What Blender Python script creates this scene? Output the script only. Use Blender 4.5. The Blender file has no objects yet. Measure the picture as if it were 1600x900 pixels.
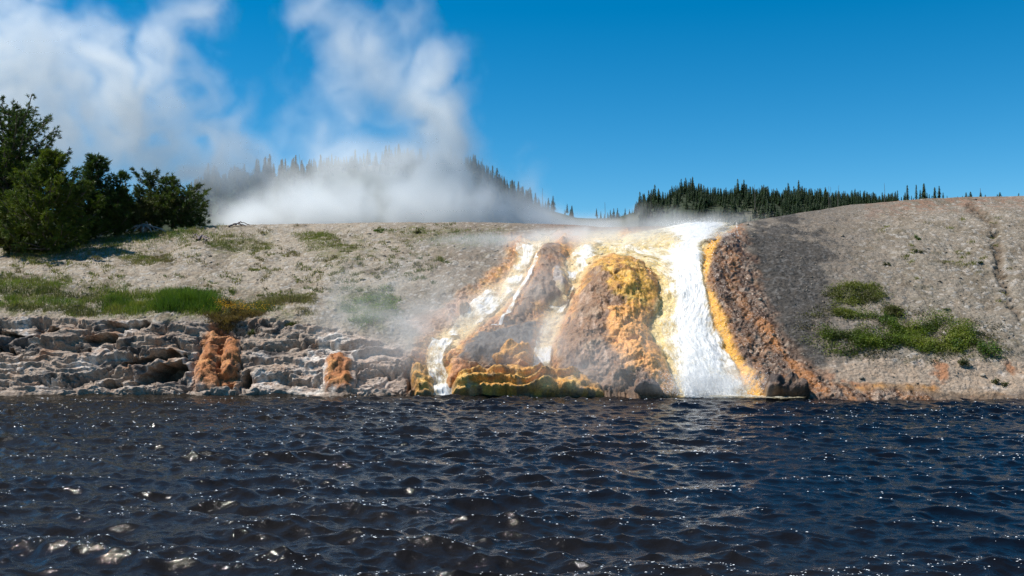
import bpy, math, time
import numpy as np
from mathutils import Vector, Matrix
T0 = time.time()
sc = bpy.context.scene
R = np.random.RandomState

# ------------------------------------------------------------------ camera, sky, sun, exposure
CAM_H, F, HZ = 3.1, 1525.0, 500.0            # eye height over the river, focal length and horizon row of a 1600x900 picture
PITCH = math.atan((HZ - 450.0) / F)
cam = bpy.data.objects.new('camera', bpy.data.cameras.new('camera'))
sc.collection.objects.link(cam); sc.camera = cam
cam.location = (0, 0, CAM_H); cam.rotation_euler = (math.pi / 2 + PITCH, 0, 0)
cam.data.sensor_width = 36.0; cam.data.lens = 36.0 * F / 1600.0
cam.data.clip_end = 20000.0; cam.data.clip_start = 0.1

SUN = Vector((-0.52, -0.02, 0.80)).normalized()
world = bpy.data.worlds.new('World'); sc.world = world; world.use_nodes = True
wn = world.node_tree
bg = wn.nodes['Background']
sky = wn.nodes.new('ShaderNodeTexSky'); sky.sky_type = 'NISHITA'; sky.sun_disc = False
sky.sun_elevation = math.asin(SUN.z); sky.sun_rotation = math.atan2(SUN.x, SUN.y)
sky.air_density = 1.0; sky.dust_density = 0.2; sky.ozone_density = 3.0; sky.altitude = 2200
hs = wn.nodes.new('ShaderNodeHueSaturation'); hs.inputs['Saturation'].default_value = 1.45; hs.inputs['Hue'].default_value = 0.488
wn.links.new(sky.outputs[0], hs.inputs['Color']); wn.links.new(hs.outputs[0], bg.inputs[0])
bg.inputs[1].default_value = 0.085
sl = bpy.data.lights.new('sun', 'SUN'); sl.energy = 4.2; sl.angle = math.radians(0.5); sl.color = (1, 0.955, 0.89)
so = bpy.data.objects.new('sun', sl); sc.collection.objects.link(so)
so.rotation_euler = SUN.to_track_quat('Z', 'Y').to_euler()
sc.view_settings.view_transform = 'Standard'; sc.view_settings.look = 'None'
sc.view_settings.exposure = 0.62; sc.view_settings.gamma = 1
cy = sc.cycles
cy.max_bounces = 8; cy.diffuse_bounces = 2; cy.glossy_bounces = 2; cy.transmission_bounces = 2
cy.transparent_max_bounces = 12; cy.volume_bounces = 5
cy.volume_step_rate = 2.5; cy.volume_max_steps = 256
cy.use_denoising = True; cy.denoiser = 'OPENIMAGEDENOISE'; cy.denoising_input_passes = 'RGB_ALBEDO_NORMAL'; cy.denoising_prefilter = 'NONE'
cy.use_adaptive_sampling = True; cy.adaptive_threshold = 0.012
cy.sample_clamp_indirect = 4.0

# ------------------------------------------------------------------ helpers
def tag(o, label=None, cat=None, group=None, kind=None):
    if label: o['label'] = label
    if cat: o['category'] = cat
    if group: o['group'] = group
    if kind: o['kind'] = kind
    return o
def link(o, parent=None):
    sc.collection.objects.link(o)
    if parent: o.parent = parent
    return o
def empty(name, loc):
    o = bpy.data.objects.new(name, None); o.location = loc; return link(o)
def mk_mesh(name, V, Fc, attrs=None, smooth=True, mats=()):
    """V (n,3) floats, Fc (m,3) or (m,4) ints"""
    V = np.asarray(V, np.float32); Fc = np.asarray(Fc, np.int32)
    me = bpy.data.meshes.new(name)
    k = Fc.shape[1]
    me.vertices.add(len(V)); me.vertices.foreach_set('co', V.ravel())
    me.loops.add(Fc.size); me.loops.foreach_set('vertex_index', Fc.ravel())
    me.polygons.add(len(Fc))
    me.polygons.foreach_set('loop_start', np.arange(len(Fc), dtype=np.int32) * k)
    me.update(calc_edges=True)
    if smooth: me.polygons.foreach_set('use_smooth', np.ones(len(Fc), bool))
    for nm, A in (attrs or {}).items():
        A = np.asarray(A, np.float32)
        if A.ndim == 1:
            at = me.attributes.new(nm, 'FLOAT', 'POINT'); at.data.foreach_set('value', A)
        elif nm == 'flow':
            at = me.attributes.new(nm, 'FLOAT_VECTOR', 'POINT'); at.data.foreach_set('vector', A.ravel())
        else:
            at = me.attributes.new(nm, 'FLOAT_COLOR', 'POINT')
            at.data.foreach_set('color', np.c_[A, np.ones(len(A), np.float32)].astype(np.float32).ravel())
    for m in mats: me.materials.append(m)
    return me
def mk_obj(name, V, Fc, mat, attrs=None, smooth=True, parent=None):
    o = bpy.data.objects.new(name, mk_mesh(name, V, Fc, attrs, smooth, [mat] if mat else []))
    return link(o, parent)
def gridfaces(nr, nc, keep=None):
    i = np.arange(nr * nc).reshape(nr, nc)
    q = np.stack([i[:-1, :-1], i[:-1, 1:], i[1:, 1:], i[1:, :-1]], -1).reshape(-1, 4)
    if keep is not None: q = q[keep.reshape(-1)]
    return q
def compact(V, Fc, attrs):
    u, inv = np.unique(Fc, return_inverse=True)
    return V[u], inv.reshape(Fc.shape), {k: a[u] for k, a in attrs.items()}

# noise: value-gradient noise in a 64^3 table, with wrap
_tab = R(7).rand(64, 64, 64).astype(np.float32) * 2 - 1
_tabf = _tab.ravel()
def vn(P):
    """smooth value noise at P (...,3) in about -1..1"""
    P = np.asarray(P, np.float32)
    Fl = np.floor(P); f = P - Fl; f = f * f * f * (f * (f * 6 - 15) + 10)
    i = Fl.astype(np.int32) & 63; j = (i + 1) & 63
    x0, y0, z0 = i[..., 0] * 4096, i[..., 1] * 64, i[..., 2]
    x1, y1, z1 = j[..., 0] * 4096, j[..., 1] * 64, j[..., 2]
    g = _tabf
    fx, fy, fz = f[..., 0], f[..., 1], f[..., 2]
    a = g[x0 + y0 + z0]; b = g[x1 + y0 + z0]; a = a + (b - a) * fx
    c = g[x0 + y1 + z0]; b = g[x1 + y1 + z0]; c = c + (b - c) * fx
    a = a + (c - a) * fy
    d = g[x0 + y0 + z1]; b = g[x1 + y0 + z1]; d = d + (b - d) * fx
    c = g[x0 + y1 + z1]; b = g[x1 + y1 + z1]; c = c + (b - c) * fx
    d = d + (c - d) * fy
    return a + (d - a) * fz
_rot = np.array([[0.36, 0.48, -0.8], [-0.8, 0.6, 0.0], [0.48, 0.64, 0.6]], np.float32)
def fbm(P, octv=4, gain=0.5, lac=2.03, seed=0.0, ridged=False):
    P = np.asarray(P, np.float32) + np.float32(seed * 7.31)
    s = 0; a = 1.0; t = 0
    for k in range(octv):
        n = vn(P)
        if ridged: n = 1 - 2.2 * np.abs(n)
        s = s + a * n; t += a; a *= gain
        P = (P @ _rot) * lac + 3.7
    return s / t
def cell(P, seed=0):
    """distance to the nearest and second nearest feature point, and an id value"""
    P = np.asarray(P, np.float32) + seed * 3.1
    Fl = np.floor(P).astype(np.int32); f = P - Fl
    d1 = np.full(P.shape[:-1], 9.0, np.float32); d2 = d1.copy(); idv = np.zeros_like(d1)
    for dx in (-1, 0, 1):
        for dy in (-1, 0, 1):
            for dz in (-1, 0, 1):
                i = (Fl + np.array([dx, dy, dz])) & 63
                k = i[..., 0] * 4096 + i[..., 1] * 64 + i[..., 2]
                rx = _tabf[k] * .5 + .5; ry = _tabf[(k * 7 + 13) % 262144] * .5 + .5; rz = _tabf[(k * 13 + 57) % 262144] * .5 + .5
                d = (dx + rx - f[..., 0]) ** 2 + (dy + ry - f[..., 1]) ** 2 + (dz + rz - f[..., 2]) ** 2
                m = d < d1
                d2 = np.where(m, d1, np.minimum(d2, d)); idv = np.where(m, rx, idv); d1 = np.where(m, d, d1)
    return np.sqrt(d1), np.sqrt(d2), idv
def sst(a, b, x):
    t = np.clip((x - a) / (b - a), 0, 1); return t * t * (3 - 2 * t)
def lerp(a, b, t): return a + (b - a) * t
def saw(x, w=.22):
    """falling saw tooth with a soft riser, -.5 to .5"""
    f = x % 1.0; return np.where(f < 1 - w, .5 - f / (1 - w), -.5 + sst(0, 1, (f - 1 + w) / w))
def mixc(C, col, m): return C + (np.array(col, np.float32) - C) * np.clip(m, 0, 1)[..., None]

# a position on the far bank: (column, row) of the 1600x900 picture plus a real distance
CP, SP = math.cos(PITCH), math.sin(PITCH)
def at(px, py, Y):
    a = (np.asarray(px, float) - 800.0) / F; b = (450.0 - np.asarray(py, float)) / F
    dy = CP - SP * b; dz = SP + CP * b
    t = np.asarray(Y, float) / dy
    return np.stack(np.broadcast_arrays(a * t, dy * t, CAM_H + dz * t), -1)

def poly_sd(poly, X, Y):
    """signed distance (positive inside) to a polygon, in the units of X, Y"""
    poly = np.array(poly, np.float32); d = np.full(X.shape, 1e9, np.float32); ins = np.zeros(X.shape, bool)
    for k in range(len(poly)):
        x0, y0 = poly[k]; x1, y1 = poly[(k + 1) % len(poly)]
        ex, ey = x1 - x0, y1 - y0
        t = np.clip(((X - x0) * ex + (Y - y0) * ey) / (ex * ex + ey * ey + 1e-9), 0, 1)
        d = np.minimum(d, (X - x0 - t * ex) ** 2 + (Y - y0 - t * ey) ** 2)
        c = ((y0 > Y) != (y1 > Y))
        with np.errstate(divide='ignore', invalid='ignore'):
            xi = (x1 - x0) * (Y - y0) / (y1 - y0 if y1 != y0 else 1e-9) + x0
        ins ^= c & (X < xi)
    d = np.sqrt(d); return np.where(ins, d, -d)
def line_d(pts, X, Y):
    """(distance to polyline minus local half width), pts = (x, y, halfwidth)"""
    best = np.full(X.shape, 1e9, np.float32)
    for k in range(len(pts) - 1):
        x0, y0, w0 = pts[k]; x1, y1, w1 = pts[k + 1]
        ex, ey = x1 - x0, y1 - y0
        t = np.clip(((X - x0) * ex + (Y - y0) * ey) / (ex * ex + ey * ey + 1e-9), 0, 1)
        best = np.minimum(best, np.hypot(X - x0 - t * ex, Y - y0 - t * ey) - (w0 + (w1 - w0) * t))
    return best

# ------------------------------------------------------------------ materials
class NT:
    def __init__(s, name):
        s.m = bpy.data.materials.new(name); s.m.use_nodes = True; s.t = s.m.node_tree; s.t.nodes.clear()
        s.out = s.n('OutputMaterial')
    def n(s, typ, **kw):
        nd = s.t.nodes.new('ShaderNode' + typ)
        for k, v in kw.items():
            if k.startswith('_'): setattr(nd, k[1:], v)
            else:
                key = k.replace('__', ' ')
                s.set(nd.inputs[int(key[1:])] if key[0] == 'i' and key[1:].isdigit() else nd.inputs[key], v)
        return nd
    def set(s, inp, v):
        if isinstance(v, bpy.types.NodeSocket): s.t.links.new(v, inp)
        elif isinstance(v, bpy.types.Node): s.t.links.new(v.outputs[0], inp)
        else:
            if isinstance(v, (tuple, list)) and len(v) == 3 and inp.type == 'RGBA': v = (*v, 1)
            inp.default_value = v
    def math(s, op, a, b=0.0, c=None, clamp=False):
        nd = s.n('Math', _operation=op, _use_clamp=clamp); s.set(nd.inputs[0], a); s.set(nd.inputs[1], b)
        if c is not None: s.set(nd.inputs[2], c)
        return nd.outputs[0]
    def noise(s, vec, scale, detail=4, rough=0.5, dist=0.0):
        nd = s.n('TexNoise', Scale=scale, Detail=detail, Roughness=rough, Distortion=dist)
        if vec is not None: s.set(nd.inputs['Vector'], vec)
        return nd.outputs[0]
    def ramp(s, f, a, b, lo=0.0, hi=1.0):
        nd = s.n('MapRange', Value=f); nd.inputs[1].default_value = a; nd.inputs[2].default_value = b
        s.set(nd.inputs[3], lo); s.set(nd.inputs[4], hi); return nd.outputs[0]
    def attr(s, name, out='Color'):
        nd = s.n('Attribute'); nd.attribute_name = name; return nd.outputs[out]
    def mix(s, f, a, b, mode='MIX'):
        nd = s.t.nodes.new('ShaderNodeMix'); nd.data_type = 'RGBA'; nd.blend_type = mode
        s.set(nd.inputs[0], f); s.set(nd.inputs[6], a); s.set(nd.inputs[7], b); return nd.outputs[2]
    def pos(s): return s.n('NewGeometry').outputs['Position']
    def objco(s): return s.n('TexCoord').outputs['Object']
    def scaled(s, vec, sx, sy, sz):
        nd = s.n('VectorMath', _operation='MULTIPLY'); s.set(nd.inputs[0], vec); nd.inputs[1].default_value = (sx, sy, sz); return nd.outputs[0]

def mat_rock():
    s = NT('mineral_ground'); P = s.pos()
    col = s.attr('Col'); wet = s.attr('wet', 'Fac')
    n1 = s.noise(P, 9, 6, 0.65); n2 = s.noise(P, 38, 4, 0.7)
    v = s.math('MULTIPLY', s.ramp(n1, 0.3, 0.7, 0.62, 1.3), s.ramp(n2, 0.3, 0.7, 0.55, 1.4))
    c = s.mix(1.0, col, s.n('CombineXYZ', X=v, Y=v, Z=v), 'MULTIPLY')
    hue = s.noise(P, 3.0, 3, 0.6)
    c = s.mix(s.ramp(hue, 0.4, 0.7, 0, 0.35), c, s.mix(1.0, c, (1.15, 0.92, 0.72), 'MULTIPLY'))
    rg = s.math('SUBTRACT', 0.95, s.math('MULTIPLY', wet, s.ramp(n1, 0.35, 0.6, 0.45, 0.78)))
    vo = s.n('TexVoronoi', Scale=11.0); s.set(vo.inputs['Vector'], P)
    h = s.math('ADD', s.math('MULTIPLY', n1, 0.075), s.math('MULTIPLY', n2, 0.03))
    h = s.math('ADD', h, s.math('MULTIPLY', vo.outputs[0], -0.014))
    bp = s.n('Bump', Strength=0.8, Distance=1.0, Height=h)
    b = s.n('BsdfPrincipled', Base__Color=c, Roughness=rg, Normal=bp)
    b.inputs['IOR'].default_value = 1.4
    s.set(b.inputs['Specular IOR Level'], s.ramp(wet, 0, 1, 0.2, 0.75))
    s.set(s.out.inputs[0], b); return s.m
def mat_foam():
    s = NT('white_water'); fl = s.attr('flow', 'Vector'); foam = s.attr('foam', 'Fac')
    a1 = s.noise(s.scaled(fl, 3.0, 1.7, 1), 1.0, 7, 0.7, 0.9)
    a2 = s.noise(s.scaled(fl, 11.0, 8.0, 1), 1.0, 5, 0.72, 0.4)
    k = s.math('ADD', s.math('MULTIPLY', s.ramp(a1, .25, .75), 0.55), s.math('MULTIPLY', s.ramp(a2, .25, .75), 0.45))
    k = s.math('ADD', k, s.math('SUBTRACT', foam, 0.5))
    alpha = s.ramp(k, 0.36, 0.80)
    c = s.mix(s.ramp(k, 0.45, 0.95), (0.86, 0.74, 0.46), (0.94, 0.95, 0.95))
    h = s.math('ADD', s.math('MULTIPLY', a1, 0.05), s.math('MULTIPLY', a2, 0.018))
    bp = s.n('Bump', Strength=0.7, Distance=1.0, Height=h)
    b = s.n('BsdfPrincipled', Base__Color=c, Roughness=0.45, Normal=bp)
    tl = s.n('BsdfTranslucent', Color=c); mx = s.n('MixShader', Fac=0.3); s.t.links.new(b.outputs[0], mx.inputs[1]); s.t.links.new(tl.outputs[0], mx.inputs[2])
    m2 = s.n('MixShader', Fac=alpha); s.t.links.new(s.n('BsdfTransparent').outputs[0], m2.inputs[1]); s.t.links.new(mx.outputs[0], m2.inputs[2])
    s.set(s.out.inputs[0], m2); return s.m
def mat_river():
    s = NT('river_surface'); P = s.pos()
    big = s.noise(s.scaled(P, 0.05, 0.12, 1), 1.0, 3, 0.5)
    sep = s.n('SeparateXYZ', Vector=P)
    br = s.ramp(s.math('ADD', s.math('MULTIPLY', sep.outputs[0], -0.03), big), 0.25, 1.0)
    c = s.mix(br, (0.003, 0.0042, 0.0075), (0.020, 0.015, 0.009))
    n = s.noise(s.scaled(P, 1, 1.3, 1), 7.0, 5, 0.62, 0.4)
    n2 = s.noise(P, 26.0, 3, 0.6)
    h = s.math('ADD', s.math('MULTIPLY', n, 0.019), s.math('MULTIPLY', n2, 0.003))
    bp = s.n('Bump', Strength=1.0, Distance=1.0, Height=h)
    b = s.n('BsdfPrincipled', Base__Color=c, Roughness=0.05, Normal=bp)
    b.inputs['IOR'].default_value = 1.333; b.inputs['Specular IOR Level'].default_value = 0.27
    s.set(s.out.inputs[0], b); return s.m
def mat_col(name, rough=0.8, transl=0.0, var=0.3, scale=6.0):
    s = NT(name); col = s.attr('Col')
    n = s.noise(s.objco(), scale, 4, 0.6); v = s.ramp(n, 0.3, 0.7, 1 - var, 1 + var)
    c = s.mix(1.0, col, s.n('CombineXYZ', X=v, Y=v, Z=v), 'MULTIPLY')
    b = s.n('BsdfPrincipled', Base__Color=c, Roughness=rough); b.inputs['Specular IOR Level'].default_value = 0.25
    if transl:
        t = s.n('BsdfTranslucent', Color=s.mix(1.0, c, (1.3, 1.5, 0.5), 'MULTIPLY'))
        mx = s.n('MixShader', Fac=transl); s.t.links.new(b.outputs[0], mx.inputs[1]); s.t.links.new(t.outputs[0], mx.inputs[2]); b = mx
    s.set(s.out.inputs[0], b); return s.m
M_ROCK, M_FOAM, M_RIVER = mat_rock(), mat_foam(), mat_river()
M_LEAF = mat_col('needle_foliage', 0.55, 0.25, 0.25)
M_GRASS = mat_col('grass_blades', 0.55, 0.35, 0.2)
M_BARK = mat_col('bark', 0.85, 0, 0.35, 14)
M_HILL = mat_col('forest_floor', 0.95, 0, 0.4, 0.05)

# ------------------------------------------------------------------ the far bank as a surface over (column, row)
_cx = [-60, 0, 100, 200, 330, 500, 620, 750, 850, 940, 1000, 1060, 1140, 1180, 1240, 1330, 1440, 1530, 1660]
_cr = [392, 388, 378, 366, 353, 349, 347.5, 348, 350, 353, 354, 353, 351, 345, 334, 320, 310.5, 307.5, 306]
def crest(c): return np.interp(c, _cx, _cr)
def shore(c): return np.interp(c, [-60, 500, 700, 1000, 1150, 1250, 1660], [614.5, 616.5, 618.5, 620, 621.5, 624.5, 625.5])
SH_Y = lambda r: CAM_H * F / (r - HZ)
# rows of control depths at given rows, per control column
_ctl = {
    -1500: [(615, 40.4), (560, 41.9), (500, 43.6), (450, 47.0), (420, 51), (390, 57)],
    -60: [(615, 40.4), (560, 41.9), (500, 43.6), (450, 47.0), (420, 51), (392, 57)],
    200: [(615, 40.4), (560, 41.9), (500, 43.6), (450, 47.2), (400, 53), (366, 59)],
    420: [(616, 40.3), (560, 41.8), (500, 43.6), (450, 47.2), (400, 52.6), (350, 61)],
    600: [(617, 40.1), (560, 41.9), (500, 43.8), (450, 46.9), (400, 51.6), (347, 60)],
    760: [(618, 39.9), (560, 41.3), (500, 43.2), (450, 45.8), (400, 49.5), (375, 52), (348, 58)],
    1000: [(620, 39.3), (560, 40.8), (500, 42.6), (450, 44.6), (400, 47.0), (375, 48.8), (354, 52.5)],
    1120: [(621, 38.9), (560, 40.4), (500, 42.2), (450, 44.0), (400, 46.2), (370, 48.2), (351, 51)],
    1200: [(623, 38.3), (570, 40.0), (500, 42.2), (450, 44.3), (400, 47.0), (360, 50.5), (341, 54)],
    1330: [(624.5, 38.1), (560, 40.2), (500, 42.4), (450, 44.7), (400, 47.8), (350, 52.5), (320, 58.5)],
    1660: [(625.5, 37.9), (560, 40.2), (500, 42.8), (450, 45.6), (400, 49), (350, 53.5), (306, 63)],
    3200: [(625.5, 37.9), (560, 40.2), (500, 42.8), (450, 45.6), (400, 49), (350, 53.5), (306, 63)],
}
def depth_cr(C, Rr):
    ks = sorted(_ctl); out = np.zeros(C.shape)
    for a, b in zip(ks[:-1], ks[1:]):
        m = (C >= a) & (C <= b)
        if not m.any(): continue
        da = np.interp(-Rr[m], [-p[0] for p in _ctl[a]], [p[1] for p in _ctl[a]])
        db = np.interp(-Rr[m], [-p[0] for p in _ctl[b]], [p[1] for p in _ctl[b]])
        t = (C[m] - a) / (b - a); t = t * t * (3 - 2 * t) if b < 2000 and a > -500 else t
        out[m] = da + (db - da) * t
    return out
NV = 470
cols = np.concatenate([np.linspace(-1500, -110, 60, endpoint=False), np.arange(-110, 1710, 1.25), np.linspace(1712, 3200, 60)])
NC = len(cols)
v = np.linspace(0, 1, NV)
Cg, Vg = np.meshgrid(cols, v)
Rg = shore(Cg) + (crest(Cg) - shore(Cg)) * Vg
D = depth_cr(Cg, Rg)
def box(A, ry, rx):
    for ax, r in ((0, ry), (1, rx)):
        for _ in range(2):
            pad = [(0, 0), (0, 0)]; pad[ax] = (r + 1, r)
            B = np.cumsum(np.pad(A, pad, mode='reflect', reflect_type='odd'), axis=ax)
            A = (np.take(B, range(2 * r + 1, B.shape[ax]), ax) - np.take(B, range(0, B.shape[ax] - 2 * r - 1), ax)) / (2 * r + 1)
    return A
D = box(D, 16, 14)
BASE = at(Cg, Rg, D).astype(np.float32)
def gnorm(Pg):
    du = np.gradient(Pg, axis=1); dv = np.gradient(Pg, axis=0)
    n = np.cross(du, dv); n /= np.linalg.norm(n, axis=-1, keepdims=True) + 1e-9
    return n
Ng = gnorm(BASE); Ng *= np.sign(Ng[..., 2:3] + 1e-6)
X, Y = Cg.astype(np.float32), Rg.astype(np.float32)
Pw = BASE
px = 1 / 36.0                                     # metres covered by one picture unit at the bank, about

# wandering of every zone border
W1 = fbm(Pw * 0.9, 4, seed=1) ; W2 = fbm(Pw * 2.7, 3, seed=2)
wob = W1 * 26 + W2 * 12
wobs = W1 * 8 + W2 * 7
def zone(poly, soft=8, w=1.0): return sst(-soft, soft, poly_sd(poly, X, Y) + wob * w)

STREAM_A = [(852, 372, 18), (826, 392, 16), (812, 420, 15), (800, 446, 18), (765, 470, 24), (738, 490, 22), (718, 512, 18)]
STREAM_A2 = [(700, 522, 22), (682, 540, 16), (676, 562, 15), (686, 590, 17), (692, 620, 20)]
STREAM_B = [(945, 372, 30), (915, 395, 26), (894, 430, 20), (880, 462, 17), (862, 498, 16), (848, 540, 14), (846, 572, 16)]
FALL_L = [(350, 1062), (358, 1015), (366, 975), (376, 930), (390, 925), (402, 975), (414, 1012), (430, 1026), (460, 1028), (490, 1018), (520, 1012), (560, 1034), (590, 1048), (622, 1058)]
FALL_R = [(350, 1156), (360, 1138), (372, 1122), (390, 1110), (412, 1104), (440, 1104), (460, 1112), (500, 1126), (540, 1142), (575, 1164), (622, 1186)]
fl_l = lambda r: np.interp(r, [p[0] for p in FALL_L], [p[1] for p in FALL_L])
fl_r = lambda r: np.interp(r, [p[0] for p in FALL_R], [p[1] for p in FALL_R])
dA = np.minimum(line_d(STREAM_A, X, Y), line_d(STREAM_A2, X, Y)); dB = line_d(STREAM_B, X, Y)
dF = np.maximum(fl_l(Y) - X, X - fl_r(Y))
CASC = [(640, 620), (636, 560), (662, 520), (700, 485), (760, 440), (790, 400), (795, 372), (850, 366), (940, 360), (1160, 345), (1172, 400), (1200, 480), (1260, 560), (1310, 624)]
mC = zone(CASC, 12, 0.6)                           # the wet cascade area
CLIFF = [(-1600, 640), (-1600, 497), (0, 497), (60, 494), (140, 499), (300, 505), (400, 500), (470, 505), (540, 522), (640, 548), (700, 560), (660, 640)]
mK = zone(CLIFF, 5, 0.22)                          # the pale ledge rock
DARK = [(1150, 352), (1235, 338), (1282, 380), (1300, 450), (1290, 520), (1310, 575), (1250, 590), (1195, 500), (1165, 430), (1140, 380)]
mD = zone(DARK, 13, 1.7)
BRN = [(1112, 368), (1135, 356), (1165, 356), (1172, 400), (1186, 450), (1215, 505), (1245, 560), (1300, 600), (1420, 618), (1500, 640), (1180, 640), (1150, 570), (1120, 500), (1092, 450), (1094, 410)]
mB = zone(BRN, 10, 0.8)
ORR = [(1098, 445), (1118, 452), (1132, 490), (1150, 540), (1172, 572), (1192, 590), (1190, 640), (1140, 640), (1128, 570), (1112, 500)]
mO = zone(ORR, 6, 0.4) * sst(-.75, -.1, W2 + .3 * W1)
ORT = [(1095, 410), (1100, 385), (1112, 365), (1128, 358), (1122, 385), (1110, 410), (1104, 440)]
mO = np.maximum(mO, zone(ORT, 4, 0.2))
SHOR = [(1230, 600), (1400, 600), (1480, 612), (1700, 620), (1700, 640), (1200, 640)]
CAVES = [([(195, 598), (215, 585), (250, 572), (285, 566), (292, 578), (270, 590), (225, 600), (205, 604)], 1.1),
         ([(160, 600), (175, 594), (196, 596), (190, 603), (168, 605)], .6),
         ([(185, 568), (210, 558), (270, 552), (290, 560), (250, 566), (200, 572)], .7),
         ([(-10, 518), (20, 516), (36, 526), (10, 530)], .8), ([(-10, 538), (18, 540), (24, 550), (-6, 550)], .8),
         ([(50, 512), (80, 508), (92, 516), (60, 520)], .6), ([(125, 530), (180, 524), (184, 532), (140, 538)], .5),
         ([(90, 545), (140, 540), (142, 552), (110, 556)], .5), ([(366, 608), (385, 575), (392, 580), (384, 608)], .7),
         ([(640, 614), (634, 585), (644, 565), (650, 590), (650, 616)], .7), ([(1196, 612), (1215, 602), (1240, 606), (1232, 618), (1200, 619)], .9),
         ([(160, 508), (230, 506), (236, 512), (170, 516)], .4)]
cave = np.zeros_like(X); bb = (X > -130) & (X < 1720)
for pl, dp in CAVES: cave = np.maximum(cave, dp * sst(-3, 7, poly_sd(pl, X, Y) + wobs * .5))
gully = -line_d([(1520, 326, 3), (1548, 350, 4), (1556, 375, 5), (1560, 410, 3), (1572, 450, 3), (1590, 490, 2)], X, Y) + wobs * .8
mG = sst(-9, 4, gully) * sst(-.5, .1, W2 + .3 * W1)
print('zones', time.time() - T0)

# relief along the normal
h = fbm(Pw * 0.45, 4, seed=3) * 0.22 + fbm(Pw * 2.2, 4, seed=4) * 0.075 * (1 - mK)
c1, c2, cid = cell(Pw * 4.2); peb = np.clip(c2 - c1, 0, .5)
h = h + peb * 0.055 * (0.4 + 0.9 * (cid > .5)) * (1 - .85 * mK)
rill = fbm(Pw * np.array([1.5, .22, .22], np.float32) + W1[..., None] * .35, 4, .55, seed=37, ridged=True); h = h - .03 * sst(.35, .8, rill) * (1 - mK) * sst(-.2, .3, W1)
fine = fbm(Pw * 9, 3, seed=5); h = h + fine * 0.02
# pale ledges: strata that stick out and recede
Q = Pw.copy(); Q[..., 0] *= 0.22; Q[..., 1] *= 0.4
Q[..., 2] = Q[..., 2] * 1.7 + 0.35 * W1
st = fbm(Q * 1.6, 5, 0.55, seed=6, ridged=True)
Q2 = Pw * np.array([1.2, 1.2, 4.4], np.float32)
st2 = fbm(Q2, 4, 0.55, seed=8)
crk = fbm(Pw * np.array([.55, .6, 1.9], np.float32) + W2[..., None] * .2, 4, .6, seed=19, ridged=True)
fac = fbm(Pw * np.array([2.2, 2.2, 5.0], np.float32), 4, 0.6, seed=18, ridged=True)
n_sel = fbm(Pw * np.array([.35, .35, .8], np.float32), 3, seed=36)
shl = saw(Pw[..., 2] * 1.35 + fbm(Pw * .33, 3, seed=38) * 1.5 + W2 * .2); shl2 = saw(Pw[..., 2] * 2.7 - W1 * 1.5 + fbm(Pw * .9, 2, seed=35) * .8, .3)
h = h + mK * fbm(Pw * .7, 3, seed=39) * .22 + mK * (shl * .38 * sst(-.5, .2, n_sel) * (.6 + .8 * np.abs(W2)) + shl2 * .18 * sst(.5, -.2, n_sel) + st * 0.14 + st2 * 0.05 + fac * 0.045 - 0.05 - .38 * sst(.38, .75, crk))
n_sel = None
Hk = mK * (st * 0.42 + st2 * 0.22)
# cascade rock: lumpy, stepped
lum1, lum2, lid = cell(Pw * np.array([1.3, 1.3, 1.9], np.float32) + W2[..., None] * .25, 3)
lump = np.sqrt(np.clip(lum2 - lum1, 0, 1)); mFw = sst(16, -4, np.minimum(np.minimum(dA, dB), dF))
stp = .5 - saw(Pw[..., 2] * 1.35 + W1 * 1.2)
h = h + mC * (1 - .85 * mFw) * (lump * 0.13 - .05 + (0.5 - stp) * 0.34 * (X < 1000) + fbm(Pw * 1.3, 4, .55, seed=29, ridged=True) * 0.22 + fbm(Pw * 3.5, 4, seed=9, ridged=True) * 0.12) * (1 - .7 * mD) * (1 - .75 * mB)
h = h + mB * (fbm(Pw * 1.5, 5, .6, seed=10, ridged=True) * 0.13 + fbm(Pw * 5.5, 4, .65, seed=11) * .065 - .06 + sst(0, 10, poly_sd(BRN, X, Y)) * .03)
# channels
h = h - 0.20 * sst(10, -12, dA) - 0.20 * sst(10, -12, dB) - 0.22 * sst(14, -12, dF)
h = h - 0.22 * mG * (0.6 + 0.8 * np.abs(W2))
edge = np.minimum(1, (1 - Vg) * 14)                  # keep the crest line quiet
h = h * (0.25 + 0.75 * edge)
GROUND = BASE + Ng * h[..., None]
GROUND[..., 1] += cave * 1.9                          # hollows run into the bank
GROUND[..., 2] += -0.25 * cave
# bury the waterline a little
print('relief', time.time() - T0)

# colour of the ground itself
n_a = fbm(Pw * 0.8, 5, seed=21); n_b = fbm(Pw * 3.0, 4, seed=22); n_c = fbm(Pw * 7, 3, seed=23)
Cc = np.zeros(BASE.shape, np.float32)
left = sst(760, 620, X)
tan_l = np.array([.33, .285, .225], np.float32); tan_r = np.array([.255, .22, .175], np.float32); gry = np.array([.20, .165, .13], np.float32)
Cc[:] = tan_r; Cc = mixc(Cc, tan_l, left)
Cc = mixc(Cc, gry, sst(560, 760, X + n_a * 60) * sst(1200, 700, X) * .8)
Cc = mixc(Cc, (.17, .14, .10), sst(-.05, .45, n_a) * .7); Cc = mixc(Cc, (.13, .115, .075), sst(.15, .5, fbm(Pw * 1.7, 5, .65, seed=71)) * .65)
Cc = mixc(Cc, (.42, .37, .30), sst(0.1, .6, n_b) * .35)
Cc = mixc(Cc, (.40, .37, .33), (cid > .78) * sst(.05, .2, peb) * .7)
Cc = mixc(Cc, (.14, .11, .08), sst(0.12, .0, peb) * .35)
Cc = mixc(Cc, (.14, .105, .075), sst(.3, .8, rill) * .28 * sst(-.2, .3, W1))
# reddish crest band on the right
Cc = mixc(Cc, (.26, .15, .10), sst(26, 6, np.abs(Y - crest(X) - 6)) * (X > 1350) * sst(-.2, .3, n_b) * .7)
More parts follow.
